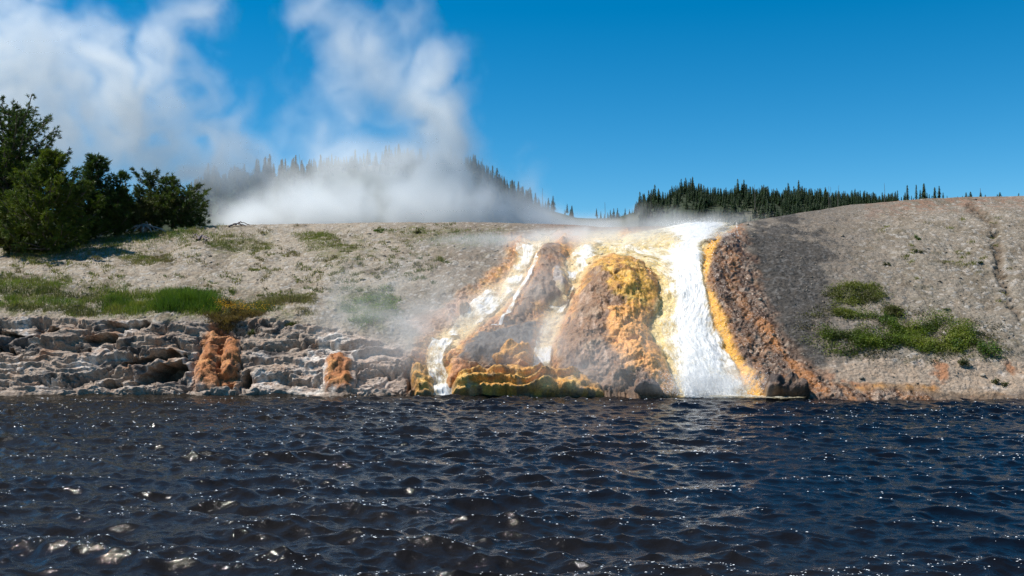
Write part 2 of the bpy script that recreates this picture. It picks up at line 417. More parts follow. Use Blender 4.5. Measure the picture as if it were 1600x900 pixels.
# sparse plants tint
mossL = zone([(-200, 500), (-200, 440), (60, 436), (200, 458), (330, 462), (400, 468), (480, 470), (460, 492), (330, 500), (160, 497)], 18, .8)
Cc = mixc(Cc, (.12, .125, .045), mossL * sst(-.25, .35, n_b + n_c * .5) * .8)
for pl in ([(520, 470), (560, 440), (610, 450), (620, 480), (600, 515), (555, 510)], [(480, 380), (560, 370), (590, 400), (540, 415), (500, 405)], [(330, 368), (420, 365), (420, 390), (340, 392)],
           [(640, 362), (790, 362), (800, 378), (690, 384), (600, 378)], [(1290, 455), (1370, 445), (1380, 475), (1300, 480)]):
    Cc = mixc(Cc, (.13, .13, .05), zone(pl, 14, .8) * sst(-.3, .3, n_b) * .65)
# dark algae-stained sinter on the right of the falls
Cc = mixc(Cc, (.17, .145, .12), sst(1440, 1290, X + n_a * 60) * sst(1150, 1200, X) * .75)
Cc = mixc(Cc, (.062, .058, .053), mD * .92)
Cc = mixc(Cc, (.22, .21, .20), mD * sst(.05, .45, n_c) * .4)
Cc = mixc(Cc, (.10, .07, .045), mG * .75)
# pale strip above the water on the right
lowR = sst(560, 575, Y + n_b * 18) * sst(1240, 1330, X)
Cc = mixc(Cc, (.36, .28, .21), lowR * .8); Cc = mixc(Cc, (.62, .57, .52), lowR * sst(.1, .5, n_a + n_b * .4) * .8)
Cc = mixc(Cc, (.33, .13, .05), lowR * sst(.15, .5, fbm(Pw * 1.4, 3, seed=31)) * .7)
mS = zone(SHOR, 5, .4)
Cc = mixc(Cc, (.25, .13, .04), mS * .7); Cc = mixc(Cc, (.45, .21, .04), mS * sst(0, .4, n_b) * .6)
# pale ledges
Ck = np.zeros_like(Cc); Ck[:] = (.36, .285, .225)
Ck = mixc(Ck, (.66, .61, .56), sst(.15, .6, n_a + .5 * n_c) * .7)
Ck = mixc(Ck, (.21, .175, .15), sst(.05, .5, fbm(Pw * np.array([.8, .8, 1.8], np.float32), 4, seed=25)) * .95)
Ck = mixc(Ck, (.33, .17, .09), sst(.15, .5, fbm(Pw * 1.3, 4, seed=26)) * .6)
Ck = mixc(Ck, (.045, .042, .045), sst(.12, .45, fbm(Pw * np.array([1.1, 1.1, 2.6], np.float32), 4, seed=27)) * .8)
Ck = mixc(Ck, (.42, .35, .29), sst(596, 612, Y + n_b * 8) * .6)
Cc = Cc + (Ck - Cc) * mK[..., None]
# pinkish wash between the ledges and the cascades
pk = zone([(450, 560), (520, 520), (640, 545), (660, 600), (560, 620), (470, 620)], 14, .8)
Cc = mixc(Cc, (.55, .43, .35), pk * .55)
wl = zone([(480, 530), (520, 520), (560, 540), (540, 600), (500, 640), (430, 640), (470, 570)], 8, .5) * sst(-.3, .2, n_b)
Cc = mixc(Cc, (.74, .69, .62), wl * .75)
Cc = mixc(Cc, (.13, .10, .075), sst(610, 616, Y + n_b * 4) * .75)
# cascade rock: brown-violet sinter, orange and golden mats around the water
Cw = np.zeros_like(Cc); Cw[:] = (.26, .145, .075)
Cw = mixc(Cw, (.33, .24, .17), sst(.1, .5, n_b) * .7); Cw = mixc(Cw, (.09, .06, .045), sst(.1, .5, -n_b - .4 * n_c) * .7)
om = np.maximum.reduce([sst(34, 4, dA + wob * .7), sst(34, 4, dB + wob * .7), sst(26, 0, dF + wob * .5)])
Cw = mixc(Cw, (.60, .26, .065), om * .9)
Cw = mixc(Cw, (.68, .36, .07), om * sst(-.15, .35, n_b) * .8)
Cw = mixc(Cw, (.80, .64, .34), om * sst(4, -10, np.minimum(np.minimum(dA, dB), dF)) * .8)
Cw = mixc(Cw, (.20, .14, .04), om * sst(.3, .6, -n_c - .3 * n_b) * .5)
Cw = mixc(Cw, (.80, .62, .26), sst(-2, 10, -dF) * .8); Cw = mixc(Cw, (.62, .42, .10), sst(-2, 10, -dF) * sst(.1, .5, n_b) * .7)
Cc = Cc + (Cw - Cc) * (mC * (1 - mD * .8))[..., None]
Cbn = np.zeros_like(Cc); Cbn[:] = (.115, .062, .034)
Cbn = mixc(Cbn, (.36, .27, .20), sst(.1, .45, n_b + .5 * n_c) * .7); Cbn = mixc(Cbn, (.36, .15, .04), sst(.05, .4, fbm(Pw * np.array([2.4, .6, .8], np.float32), 4, seed=33)) * .5)
Cbn = mixc(Cbn, (.07, .04, .025), sst(.3, .65, -n_c) * .6)
Cc = Cc + (Cbn - Cc) * mB[..., None]
runs = -line_d([(1190, 500, 3), (1215, 540, 4), (1250, 585, 6), (1290, 615, 6)], X, Y) + wobs
Cc = mixc(Cc, (.40, .155, .035), sst(-5, 4, runs) * .7)
Cc = mixc(Cc, (.80, .40, .045), mO * .95); Cc = mixc(Cc, (.85, .55, .16), mO * sst(.1, .5, n_b) * .6)
# rust stained seep
Cc = mixc(Cc, (.42, .17, .055), zone([(300, 600), (310, 560), (330, 512), (345, 508), (372, 530), (380, 560), (365, 606)], 6, .4) * .8)
Cc = mixc(Cc, (.40, .24, .16), zone([(640, 500), (700, 480), (780, 442), (790, 460), (720, 500), (660, 530)], 8, .4) * .7)
top = sst(10, 2, Y - crest(X)) * sst(820, 880, X) * sst(1140, 1000, X)
Cc = mixc(Cc, (.20, .14, .10), top)
wet = np.clip(mC * .8 * (1 - mD) + mB * .85 + mO * .9 + mS * .6 + om * .6, 0, 1)
wet = np.maximum(wet, sst(610, 617, Y + n_b * 6) * .3); wet = np.maximum(wet, mK * .18); wet = np.maximum(wet, wl * .5)
mNoLump = None
print('colour', time.time() - T0)

# rows below the water and the plateau behind the crest
und = []
for k, (dy, dz) in enumerate([(-7, -2.2), (-3.5, -1.5), (-1.2, -.7), (-.35, -.25)]):
    und.append(GROUND[0] + np.array([0, dy, dz], np.float32))
back = []
rx = GROUND[-1, :, 0] / GROUND[-1, :, 1]
for k, dd in enumerate([.5, 1.2, 2.2, 4, 7, 12, 20, 35, 60, 100, 180, 300, 500, 1000, 3000, 9000]):
    p = GROUND[-1].copy(); ex = BASE[-1]
    p[:, 1] = GROUND[-1, :, 1] + dd; p[:, 0] = GROUND[-1, :, 0] + dd * rx
    zz = GROUND[-1, :, 2] + 0.035 * min(dd, 6) - 0.012 * min(dd, 60) * 1.0
    p[:, 2] = lerp(zz, 9.0, sst(10, 120, dd)); back.append(p)
V = np.concatenate([np.array(und), GROUND, np.array(back)], 0)
NU, NB = len(und), len(back)
ext = lambda A: np.concatenate([np.repeat(A[:1], NU, 0), A, np.repeat(A[-1:], NB, 0)], 0)
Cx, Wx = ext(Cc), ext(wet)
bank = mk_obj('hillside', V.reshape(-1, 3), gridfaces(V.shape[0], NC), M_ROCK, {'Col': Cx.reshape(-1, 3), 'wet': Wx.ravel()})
tag(bank, kind='structure')
Ncur = gnorm(GROUND); Ncur *= np.sign(Ncur[..., 2:3] + 1e-6)

def samp(A, c, r):
    """bilinear lookup of a bank array at picture column and row"""
    c = np.asarray(c, float); r = np.asarray(r, float)
    ci = np.interp(c, cols, np.arange(NC)); vv = np.clip((r - shore(c)) / (crest(c) - shore(c)), 0, 1) * (NV - 1)
    i0 = np.clip(vv.astype(int), 0, NV - 2); j0 = np.clip(ci.astype(int), 0, NC - 2); fi = vv - i0; fj = ci - j0
    if A.ndim == 3: fi = fi[..., None]; fj = fj[..., None]
    return (A[i0, j0] * (1 - fi) * (1 - fj) + A[i0 + 1, j0] * fi * (1 - fj) + A[i0, j0 + 1] * (1 - fi) * fj + A[i0 + 1, j0 + 1] * fi * fj)

# ------------------------------------------------------------------ river
def wave_tile(n, L, seed, lo, hi, rms, aniso):
    k = np.fft.fftfreq(n, L / n) * 2 * np.pi
    kx, ky = np.meshgrid(k, k); kk = np.hypot(kx, ky) + 1e-9
    ang = np.abs(ky / kk) ** 3
    S = kk ** -2.6 * (aniso + (1 - aniso) * ang) * np.exp(-(kk / (2 * np.pi / lo)) ** 2) * np.exp(-((2 * np.pi / hi) / kk) ** 4)
    S[0, 0] = 0
    rs = R(seed); Z = (rs.randn(n, n) + 1j * rs.randn(n, n)) * S
    hgt = np.fft.ifft2(Z).real; s = rms / hgt.std()
    hgt *= s; dx = (np.fft.ifft2(-1j * kx / kk * Z).real) * s; dy = (np.fft.ifft2(-1j * ky / kk * Z).real) * s
    return [a.astype(np.float32) for a in (hgt, dx, dy)], L
def tile_s(t, x, y):
    (A, L) = t; n = A[0].shape[0]; u = (x / L * n); w = (y / L * n)
    i = np.floor(w).astype(int); j = np.floor(u).astype(int); fi = (w - i).astype(np.float32); fj = (u - j).astype(np.float32)
    i0, j0 = i % n, j % n; i1, j1 = (i0 + 1) % n, (j0 + 1) % n
    return [a[i0, j0] * (1 - fi) * (1 - fj) + a[i1, j0] * fi * (1 - fj) + a[i0, j1] * (1 - fi) * fj + a[i1, j1] * fi * fj for a in A]
t1 = wave_tile(1024, 23.0, 5, .06, 2.9, .040, .16)
t2 = wave_tile(1024, 14.3, 9, .05, .8, .022, .35)
rr = np.concatenate([np.arange(606.5, 660, .34), np.arange(660, 720, .5), np.arange(720, 960, .8), np.array([1000, 1100, 1300, 1800, 3000])])
cc = np.concatenate([np.linspace(-2600, -150, 50, endpoint=False), np.arange(-150, 1750, 1.3), np.linspace(1752, 4200, 50)])
RC, CCg = np.meshgrid(rr, cc, indexing='ij')
Yw = CAM_H * F / (RC - HZ); Xw = (CCg - 800) / F * Yw * (1 + 0.0)
a1 = tile_s(t1, Xw, Yw); ca, sa = math.cos(.35), math.sin(.35)
a2 = tile_s(t2, Xw * ca - Yw * sa + 3, Xw * sa + Yw * ca)
amp = 0.88 + 0.55 * fbm(np.stack([Xw * .12, Yw * .2, Xw * 0], -1), 3, seed=4)
Zw = (a1[0] + a2[0]) * amp
Xw2 = Xw - (a1[1] * .9 + a2[1] * .5) * amp; Yw2 = Yw - (a1[2] * .9 + a2[2] * .5) * amp
riv = mk_obj('river_water', np.stack([Xw2, Yw2, Zw], -1).reshape(-1, 3)[:, :], gridfaces(len(rr), len(cc)), M_RIVER)
tag(riv, kind='structure')
# small white flecks on the chop: drifting foam, added also to imitate sun sparkle
_b = NT('foam_glints'); _p = _b.n('BsdfPrincipled', Base__Color=(.85, .87, .88), Roughness=.2); _b.set(_b.out.inputs[0], _p); M_FLECK = _b.m
rs = R(61); n = 11000; gi = rs.randint(4, len(rr) - 8, n); gj = rs.randint(45, len(cc) - 52, n)
cres = Zw[gi, gj] / Zw.std() + .9 * fbm(np.stack([Xw[gi, gj] * .5, Yw[gi, gj] * .8, 0 * gi], -1), 3, seed=8); kp = cres > .55; gi, gj = gi[kp], gj[kp]
Pb = np.stack([Xw2[gi, gj], Yw2[gi, gj], Zw[gi, gj] + .004], -1); m = len(Pb); rb = (.0035 + .006 * rs.rand(m) ** 2) * (Yw[gi, gj] / 12) ** .8
hx = np.array([[math.cos(a), math.sin(a) * .8, 0] for a in np.arange(6) * math.pi / 3] + [[0, 0, .7]])
Vb = Pb[:, None] + hx[None] * rb[:, None, None] * np.array([2.0, 1, 1]); Fb = np.array([[k, (k + 1) % 6, 6] for k in range(6)])
tag(mk_obj('foam_glints', Vb.reshape(-1, 3), (np.arange(m)[:, None, None] * 7 + Fb).reshape(-1, 3), M_FLECK), 'white flecks on the dark river, drifting foam and imitated sun sparkle', 'foam', kind='stuff')
print('river', time.time() - T0)

# ------------------------------------------------------------------ rocks raised out of the bank (closed bodies)
def rock(name, label, cat, poly, bulge, colf, wetv, rough=.12, seed=0, step=1.6, w=.25, group=None, rim=14, lumpy=.15, strat=0.0, macro=.3, blend=10):
    poly = np.array(poly, float); x0, y0 = poly.min(0) - 8; x1, y1 = poly.max(0) + 8
    xs = np.arange(x0, x1, step); ys = np.arange(y1, y0, -step)
    Xg, Yg = np.meshgrid(xs, ys)
    Bp = samp(BASE, Xg, Yg); Nn = samp(Ng, Xg, Yg); hb = samp(h, Xg, Yg)
    # below the shore row keep going down
    sh = shore(Xg); low = np.clip(Yg - sh, 0, 99)[..., None]
    Bp = Bp + low * np.array([0, -.004, -1 / 39.])
    d = poly_sd(poly, Xg, Yg) + (fbm(Bp * 1.1, 3, seed=seed) * 18 + fbm(Bp * 3, 2, seed=seed + 3) * 8) * w
    t = np.clip(d / rim, 0, 1); prof = .45 * np.sqrt(1 - (1 - t) ** 2) + .55 * t * t * (3 - 2 * t)
    n1 = fbm(Bp * 1.7, 4, seed=seed + 5); n2 = fbm(Bp * 5.0, 4, .6, seed=seed + 7, ridged=True)
    e1, e2, _ = cell(Bp * np.array([4.4, 4.4, 5.0]) + n1[..., None] * .3, seed)
    n3 = fbm(Bp * 3.4, 5, .62, seed=seed + 4); e3, e4, _ = cell(Bp * 9 + n2[..., None] * .2, seed)
    top = hb * .25 + bulge * prof * (1 + .25 * n1) + prof * (n3 * rough * .9 + np.clip(e4 - e3, 0, .6) * rough * .45 + n2 * rough * .5 + np.sqrt(np.clip(e2 - e1, 0, 1)) * lumpy * .3 + n1 * rough * .6 + bulge * macro * fbm(Bp * .9, 3, seed=seed + 9, ridged=True))
    if strat:
        s_ = .5 - saw(Bp[..., 2] * 2.6 + fbm(Bp * .8, 2, seed=seed + 2) * 1.3 + n3 * .10, .3); top = top + prof * strat * (.5 - s_) * (.6 + .4 * n1 + .5 * np.abs(n3))
    Tp = Bp + Nn * top[..., None]
    Bt = Bp + Nn * (np.minimum(hb, 0) - .45 - .3 * prof)[..., None]
    ins = d > -1.0
    keep = ins[:-1, :-1] & ins[1:, :-1] & ins[:-1, 1:] & ins[1:, 1:]
    edge = d < 1.5
    Tp = np.where(edge[..., None], Bp + Nn * (hb - .12)[..., None], Tp)
    Fq = gridfaces(len(ys), len(xs), keep)
    n = Xg.size
    # side walls along boundary edges
    e = np.concatenate([Fq[:, [0, 1]], Fq[:, [1, 2]], Fq[:, [2, 3]], Fq[:, [3, 0]]])
    key = np.sort(e, 1); _, idx, cnt = np.unique(key[:, 0].astype(np.int64) * n + key[:, 1], return_index=True, return_counts=True)
    be = e[idx[cnt == 1]]
    side = np.stack([be[:, 1], be[:, 0], be[:, 0] + n, be[:, 1] + n], 1)
    Fa = np.concatenate([Fq, Fq[:, ::-1] + n, side])
    C = colf(Bp, Xg, Yg, n1, n2, d); C = lerp(samp(Cc, Xg, Yg), C, sst(0, blend, d + n3 * 12 + n1 * 9)[..., None]); wv = np.full(Xg.shape, wetv) if np.isscalar(wetv) else wetv(Xg, Yg, n1)
    Vv = np.concatenate([Tp.reshape(-1, 3), Bt.reshape(-1, 3)])
    cent = Tp[ins].mean(0)
    Vv, Fa, at_ = compact(Vv, Fa, {'Col': np.tile(C.reshape(-1, 3), (2, 1)), 'wet': np.tile(wv.ravel(), 2)})
    o = mk_obj(name, Vv - cent, Fa, M_ROCK, at_); o.location = cent
    return tag(o, label, cat, group)
def W_(n): return n[..., None] * np.array([.2, .2, .6])
def cf(base, *layers):
    """colour function: layers = (colour, kind, lo, hi, amount, scale, seed)"""
    def f(Bp, Xg, Yg, n1, n2, d):
        C = np.zeros(Bp.shape, np.float32); C[:] = base
        for col, sc_, lo, hi, am, sd in layers:
            C = mixc(C, col, sst(lo, hi, fbm(Bp * sc_, 4, seed=sd)) * am)
        return C
    return f
DOME = [(900, 425), (915, 408), (942, 399), (980, 400), (1006, 410), (1022, 430), (1030, 455), (1026, 480), (1012, 505), (1022, 535), (1042, 565), (1054, 600), (1052, 628), (955, 628), (905, 605), (868, 585), (862, 555), (878, 520), (892, 480), (902, 450)]
def dome_col(Bp, Xg, Yg, n1, n2, d):
    a = fbm(Bp * 1.3, 4, seed=41) * 20 + fbm(Bp * 4, 3, seed=42) * 10
    b = fbm(Bp * 3.2, 4, seed=43); c = fbm(Bp * 7, 3, seed=44)
    C = np.zeros(Bp.shape, np.float32); C[:] = (.26, .145, .075)
    C = mixc(C, (.40, .28, .18), sst(.1, .5, b) * .8)
    C = mixc(C, (.40, .16, .06), sst(.25, .6, c) * .35)
    C = mixc(C, (.58, .42, .31), sst(.15, .5, fbm(Bp * np.array([3.4, .8, .8]), 4, .6, seed=45)) * .6); C = mixc(C, (.10, .06, .045), sst(.2, .55, fbm(Bp * np.array([3., .9, .9]), 4, .6, seed=46)) * .7)
    crust = sst(-6, 8, poly_sd([(895, 430), (900, 395), (945, 380), (1010, 400), (1035, 460), (1020, 500), (1000, 510), (975, 500), (955, 475), (950, 450), (925, 432)], Xg, Yg) + a)
    Cr = np.zeros_like(C); Cr[:] = (.68, .37, .055); Cr = mixc(Cr, (.78, .52, .15), sst(0, .4, b) * .8); Cr = mixc(Cr, (.15, .08, .03), sst(.1, .4, -c - .3 * b) * .8)
    Cr = mixc(Cr, (.36, .12, .03), sst(.0, .5, n1) * .5)
    C = C + (Cr - C) * crust[..., None]
    tong = sst(-6, 10, poly_sd([(950, 490), (1014, 490), (1026, 540), (1050, 580), (1056, 630), (1015, 630), (1008, 600), (975, 590), (950, 545)], Xg, Yg) + a)
    C = mixc(C, (.80, .38, .10), tong * .95); C = mixc(C, (.72, .42, .20), tong * sst(0, .5, b) * .6)
    pale = sst(-4, 10, poly_sd([(893, 405), (930, 385), (925, 430), (905, 470), (890, 500), (880, 470)], Xg, Yg) + a)
    C = mixc(C, (.62, .46, .22), pale * .8)
    return C
rock('mineral_mound', 'big rounded rock crusted orange and gold beside the main waterfall', 'rock', DOME, .62, dome_col, lambda a, b, n: .85 + 0 * a, rough=.10, seed=51, step=1.0, rim=46, lumpy=.13, macro=.22, w=.55, blend=20)
RIDGE = [(838, 385), (852, 376), (872, 378), (888, 392), (886, 430), (893, 452), (888, 470), (866, 482), (835, 492), (806, 500), (800, 488), (812, 460), (826, 435), (832, 410)]
rock('rock_outcrop', 'dark brown craggy rock dividing the upper left and middle cascades', 'rock', RIDGE, .34,
     cf((.20, .12, .07), ((.34, .25, .18), 2.2, .1, .5, .8, 1), ((.45, .20, .08), 1.7, .15, .5, .6, 2), ((.06, .045, .04), 4, .15, .5, .7, 3)), .75, rough=.18, seed=61, rim=24, lumpy=.2, w=.5, blend=14)
PALE = [(858, 430), (868, 420), (884, 424), (892, 446), (886, 462), (868, 466), (858, 452)]
rock('boulder', 'small greyish wet boulder on the right edge of the dark dividing rock', 'boulder', PALE, .45,
     cf((.33, .28, .25), ((.5, .46, .42), 3, .1, .5, .7, 4), ((.15, .1, .08), 4, .2, .5, .7, 5)), .8, rough=.08, seed=66, rim=11)
SLAB = [(712, 562), (722, 540), (742, 522), (775, 506), (812, 500), (834, 506), (838, 530), (826, 548), (800, 556), (775, 572), (742, 574)]
rock('rock_slab', 'matt dark grey sloping slab between the lower left cascades', 'rock', SLAB, .26,
     cf((.125, .11, .10), ((.20, .18, .165), 5, .0, .4, .8, 6), ((.27, .15, .09), 1.5, .3, .6, .5, 7)), .25, rough=.10, seed=71, rim=20, lumpy=.06, w=.5, blend=12)
gold = cf((.66, .32, .06), ((.80, .50, .13), 1.8, -.05, .35, .8, 8), ((.11, .075, .03), 3.4, .12, .4, .8, 9), ((.60, .42, .30), 2.4, .35, .6, .6, 10))
rock('mineral_terrace', 'long golden crusted terrace at the waterline left of the big mound', 'rock',
     [(704, 610), (716, 590), (752, 580), (800, 573), (850, 575), (895, 580), (925, 594), (945, 612), (946, 628), (706, 628)], .55, gold, .75, rough=.12, seed=81, rim=13, lumpy=.12, strat=.50, macro=.1, w=.12)
rock('rock_ledge', 'golden brown overhanging ledge above the long shore terrace', 'rock',
     [(765, 562), (790, 545), (822, 542), (836, 552), (832, 568), (800, 574), (775, 574)], .5, gold, .7, rough=.10, seed=86, rim=9, lumpy=.10, strat=.45, macro=.1, w=.12)
rock('orange_rock', 'squat orange rock at the waterline left of the lower left cascade', 'rock',
     [(640, 580), (652, 570), (668, 572), (676, 590), (682, 612), (680, 628), (646, 628), (640, 605)], .40, gold, .75, rough=.10, seed=91, rim=12, lumpy=.15, strat=.3, macro=.1)
rock('orange_rock', 'orange rock lump right of the lower left cascade, above the long terrace', 'rock',
     [(700, 580), (705, 562), (722, 560), (740, 576), (744, 590), (722, 600), (702, 612), (698, 598)], .32,
     cf((.50, .22, .09), ((.66, .38, .20), 2, 0, .4, .7, 11), ((.28, .13, .08), 3, .2, .5, .7, 12)), .7, rough=.08, seed=96, rim=13, lumpy=.18)
rock('boulder', 'small pale pink boulder in the left cascade', 'boulder', [(711, 484), (718, 478), (730, 476), (737, 480), (733, 489), (718, 493)], .42,
     cf((.62, .42, .33), ((.75, .6, .5), 3, 0, .4, .6, 13)), .6, rough=.03, seed=99, rim=6, lumpy=.03, step=.9, w=.05)
rust = cf((.40, .155, .05), ((.60, .28, .09), 2.0, 0, .4, .8, 14), ((.10, .045, .025), 3.6, .1, .4, .85, 15), ((.5, .38, .3), 1.4, .35, .6, .5, 16))
rock('rust_mound', 'rust orange mound with dark streaks in the pale bank, nearest the left end', 'rock', [(302, 606), (303, 575), (316, 545), (326, 520), (336, 514), (342, 530), (343, 560), (340, 606)], .26, rust, .45, rough=.13, seed=101, rim=16, lumpy=.1, macro=.2)
rock('rust_mound', 'rust orange knob hanging right beside the taller streaked mound', 'rock', [(346, 590), (344, 550), (350, 528), (364, 524), (376, 540), (378, 566), (366, 592)], .22, rust, .45, rough=.12, seed=103, rim=14, lumpy=.1, macro=.2)
rock('rust_mound', 'round rust brown boulder at the waterline left of the cascades', 'rock', [(503, 604), (502, 576), (512, 556), (532, 550), (554, 556), (561, 576), (556, 598), (545, 614), (516, 614)], .36, rust, .5, rough=.13, seed=127, rim=18, lumpy=.10, macro=.12)
rock('shore_rock', 'dark brown wet rock at the waterline right of the main waterfall', 'rock', [(1192, 616), (1196, 604), (1214, 596), (1240, 598), (1262, 606), (1268, 628), (1194, 630)], .6,
     cf((.05, .03, .022), ((.22, .12, .06), 3, .1, .5, .7, 17)), .85, rough=.14, seed=111, rim=9, lumpy=.2)
rock('shore_rock', 'dark wet rock at the waterline under the big orange mound', 'rock', [(985, 622), (996, 606), (1015, 600), (1032, 606), (1040, 628), (985, 630)], .6,
     cf((.05, .035, .03), ((.22, .15, .12), 3, .1, .5, .7, 18)), .85, rough=.12, seed=113, rim=9, lumpy=.2)
print('rocks', time.time() - T0)
# ------------------------------------------------------------------ falling water
def falls(name, label, lefts, rights, foamf, nacross, off=.10, step=.8, turb=.10, seed=0):
    """sheet between a left and a right edge, both lists of (row, column) or functions of the way down s"""
    L_, R_ = np.array(lefts, float), np.array(rights, float)
    ln = np.hypot(*np.diff((L_ + R_) / 2, axis=0).T); s0 = np.r_[0, np.cumsum(ln)]
    s = np.arange(0, s0[-1], step); u = np.linspace(0, 1, nacross)
    lx, ly = np.interp(s, s0, L_[:, 0]), np.interp(s, s0, L_[:, 1]); rx_, ry = np.interp(s, s0, R_[:, 0]), np.interp(s, s0, R_[:, 1])
    k = 9; sm = lambda a: np.convolve(np.pad(a, k, mode='edge'), np.ones(2 * k + 1) / (2 * k + 1), 'valid')
    lx, ly, rx_, ry = map(sm, (lx, ly, rx_, ry))
    Xg = lx[:, None] + (rx_ - lx)[:, None] * u; Yg = ly[:, None] + (ry - ly)[:, None] * u
    G = samp(GROUND_S, Xg, Yg); Nn = samp(Ng, Xg, Yg)
    sh = shore(Xg); G = G + np.clip(Yg - sh, 0, 99)[..., None] * np.array([0, -.004, -1 / 39.])
    Sg = np.repeat(s[:, None], nacross, 1) / 36.; Ug = (u * 1.0)[None, :] * (np.hypot(rx_ - lx, ry - ly)[:, None]) / 36.
    fo = foamf(Xg, Yg, u[None, :], Sg, G)
    fl = np.stack([Ug, Sg, 0 * Sg], -1)
    q = fl * np.array([2.6, 1.5, 1]); t_ = fbm(q + seed, 4, .6, seed=seed); t2_ = fbm(fl * np.array([9., 4, 1]), 3, .6, seed=seed + 1)
    edge_ = np.minimum(1, np.minimum(u, 1 - u) * 9)[None, :]
    hh = off * edge_ - .05 * (1 - edge_) + (t_ * turb + t2_ * turb * .45) * np.clip(fo * 1.3, .15, 1.2) + fo * turb * .8
    P = G + Nn * hh[..., None]
    o = mk_obj(name, P.reshape(-1, 3), gridfaces(len(s), nacross), M_FOAM, {'flow': fl.reshape(-1, 3) + seed * 5, 'foam': (fo * sst(0, .16, np.minimum(u, 1 - u)[None, :] + t_ * .07)).ravel()})
    return tag(o, label, 'waterfall')
# a smoother copy of the bank to carry the water
GROUND_S = np.stack([box(GROUND[..., k].astype(np.float64), 2, 3) for k in range(3)], -1)
def main_foam(Xg, Yg, u, S, G):
    core = np.interp(Yg, [350, 380, 430, 480, 540, 620], [1096, 1090, 1078, 1079, 1092, 1108])
    wd = np.interp(Yg, [350, 380, 430, 480, 540, 620], [46, 24, 24, 28, 36, 48])
    n = fbm(G * 1.3, 4, .6, seed=55) * .42; core = core + 9 * fbm(G * .9, 2, seed=56); wd = wd * (1 + .35 * fbm(G * 1.1, 2, seed=57))
    return np.clip(np.exp(-np.abs((Xg - core) / wd) ** 2.4) * .56 + .57 + n - .26 * sst(40, 10, Yg - 352) * sst(1060, 1000, Xg), 0, 1.1) - .12 * sst(1105, 1060, Xg) * sst(400, 470, Yg) * sst(620, 560, Yg) * (np.abs(Xg - core) > 25)
rws = [350, 358, 366, 376, 390, 402, 414, 430, 460, 490, 520, 560, 590, 624]
falls('main_waterfall', 'tall roaring white waterfall pouring down the bank right of the big orange mound',
      [(fl_l(r), r + 2) for r in rws], [(fl_r(r), r - 1) for r in rws], main_foam, 190, off=.14, turb=.085, seed=3, step=.7)
thin = lambda base, am: (lambda Xg, Yg, u, S, G: base + am * fbm(G * 1.4, 3, seed=77) - .25 * np.abs(u - .5))
falls('cascade', 'thin creamy cascade running down the left edge of the big orange mound', 
      [(925, 372), (892, 384), (880, 400), (876, 430), (864, 460), (846, 495), (834, 530), (830, 560), (830, 582)],
      [(1000, 374), (968, 392), (930, 408), (910, 430), (896, 460), (880, 495), (866, 530), (864, 560), (862, 582)], thin(.60, .75), 60, off=.10, turb=.09, seed=5)
falls('cascade', 'leftmost upper cascade, white threads zigzagging down from the crest past a pink boulder',
      [(800, 374), (802, 392), (800, 418), (786, 440), (750, 458), (724, 480), (706, 505), (690, 522)],
      [(858, 374), (842, 392), (826, 420), (812, 450), (790, 474), (768, 495), (744, 512), (722, 524)], thin(.66, .75), 70, off=.10, turb=.10, seed=7)
falls('cascade', 'short white cascade dropping into the river between the two squat orange rocks',
      [(672, 526), (664, 545), (662, 565), (668, 590), (674, 622)], [(716, 526), (700, 545), (694, 565), (706, 590), (716, 622)], thin(.76, .6), 50, off=.12, turb=.12, seed=9)
for lb, ctr, hw, am, sd in [
        ('narrow thread of water splitting off right of the leftmost upper cascade', [(846, 380), (838, 410), (826, 440), (806, 470), (792, 500), (770, 516)], 5, .85, 24),
        ]:
    falls('rivulet', lb, [(c - hw, r) for c, r in ctr], [(c + hw, r) for c, r in ctr], thin(am, .9), 14, off=.30 if sd in (21, 22, 25) else .14, turb=.05, seed=sd)
# foam riding on the river at the foot of the falls
def foam_patch(name, label, x0, x1, w, am, seed):
    xs = np.arange(x0, x1, 1.2); t = np.linspace(0, 1, 26)
    Xg, T = np.meshgrid(xs, t); Yr = shore(Xg) - 2 + T * w
    Yd = CAM_H * F / (Yr - HZ); P = np.stack([(Xg - 800) / F * Yd, Yd, 0 * Xg], -1)
    n = fbm(P * np.array([1.5, 1.5, 1]), 4, seed=seed)
    P[..., 2] = .10 + .12 * np.abs(fbm(P * 2.5, 4, .6, seed=seed + 1)) * (1 - T)
    fo = am * (1 - T ** 1.5) + .4 * n * (1 - T) - .15; e = np.minimum(1, np.minimum(Xg - x0, x1 - Xg) / 90)
    o = mk_obj(name, P.reshape(-1, 3), gridfaces(26, len(xs)), M_FOAM, {'flow': (P * np.array([.5, .8, 1])).reshape(-1, 3), 'foam': (fo * e).ravel()})
    tag(o, label, 'foam', kind='stuff')
foam_patch('river_foam', 'white foam spreading over the river from the foot of the main waterfall', 1030, 1300, 10, .85, 3)
foam_patch('river_foam', 'thin foam line along the river edge under the left cascades', 655, 960, 6, .6, 4)
foam_patch('river_foam', 'thin foam line along the river edge at the right end', 1300, 1640, 3, .30, 5)
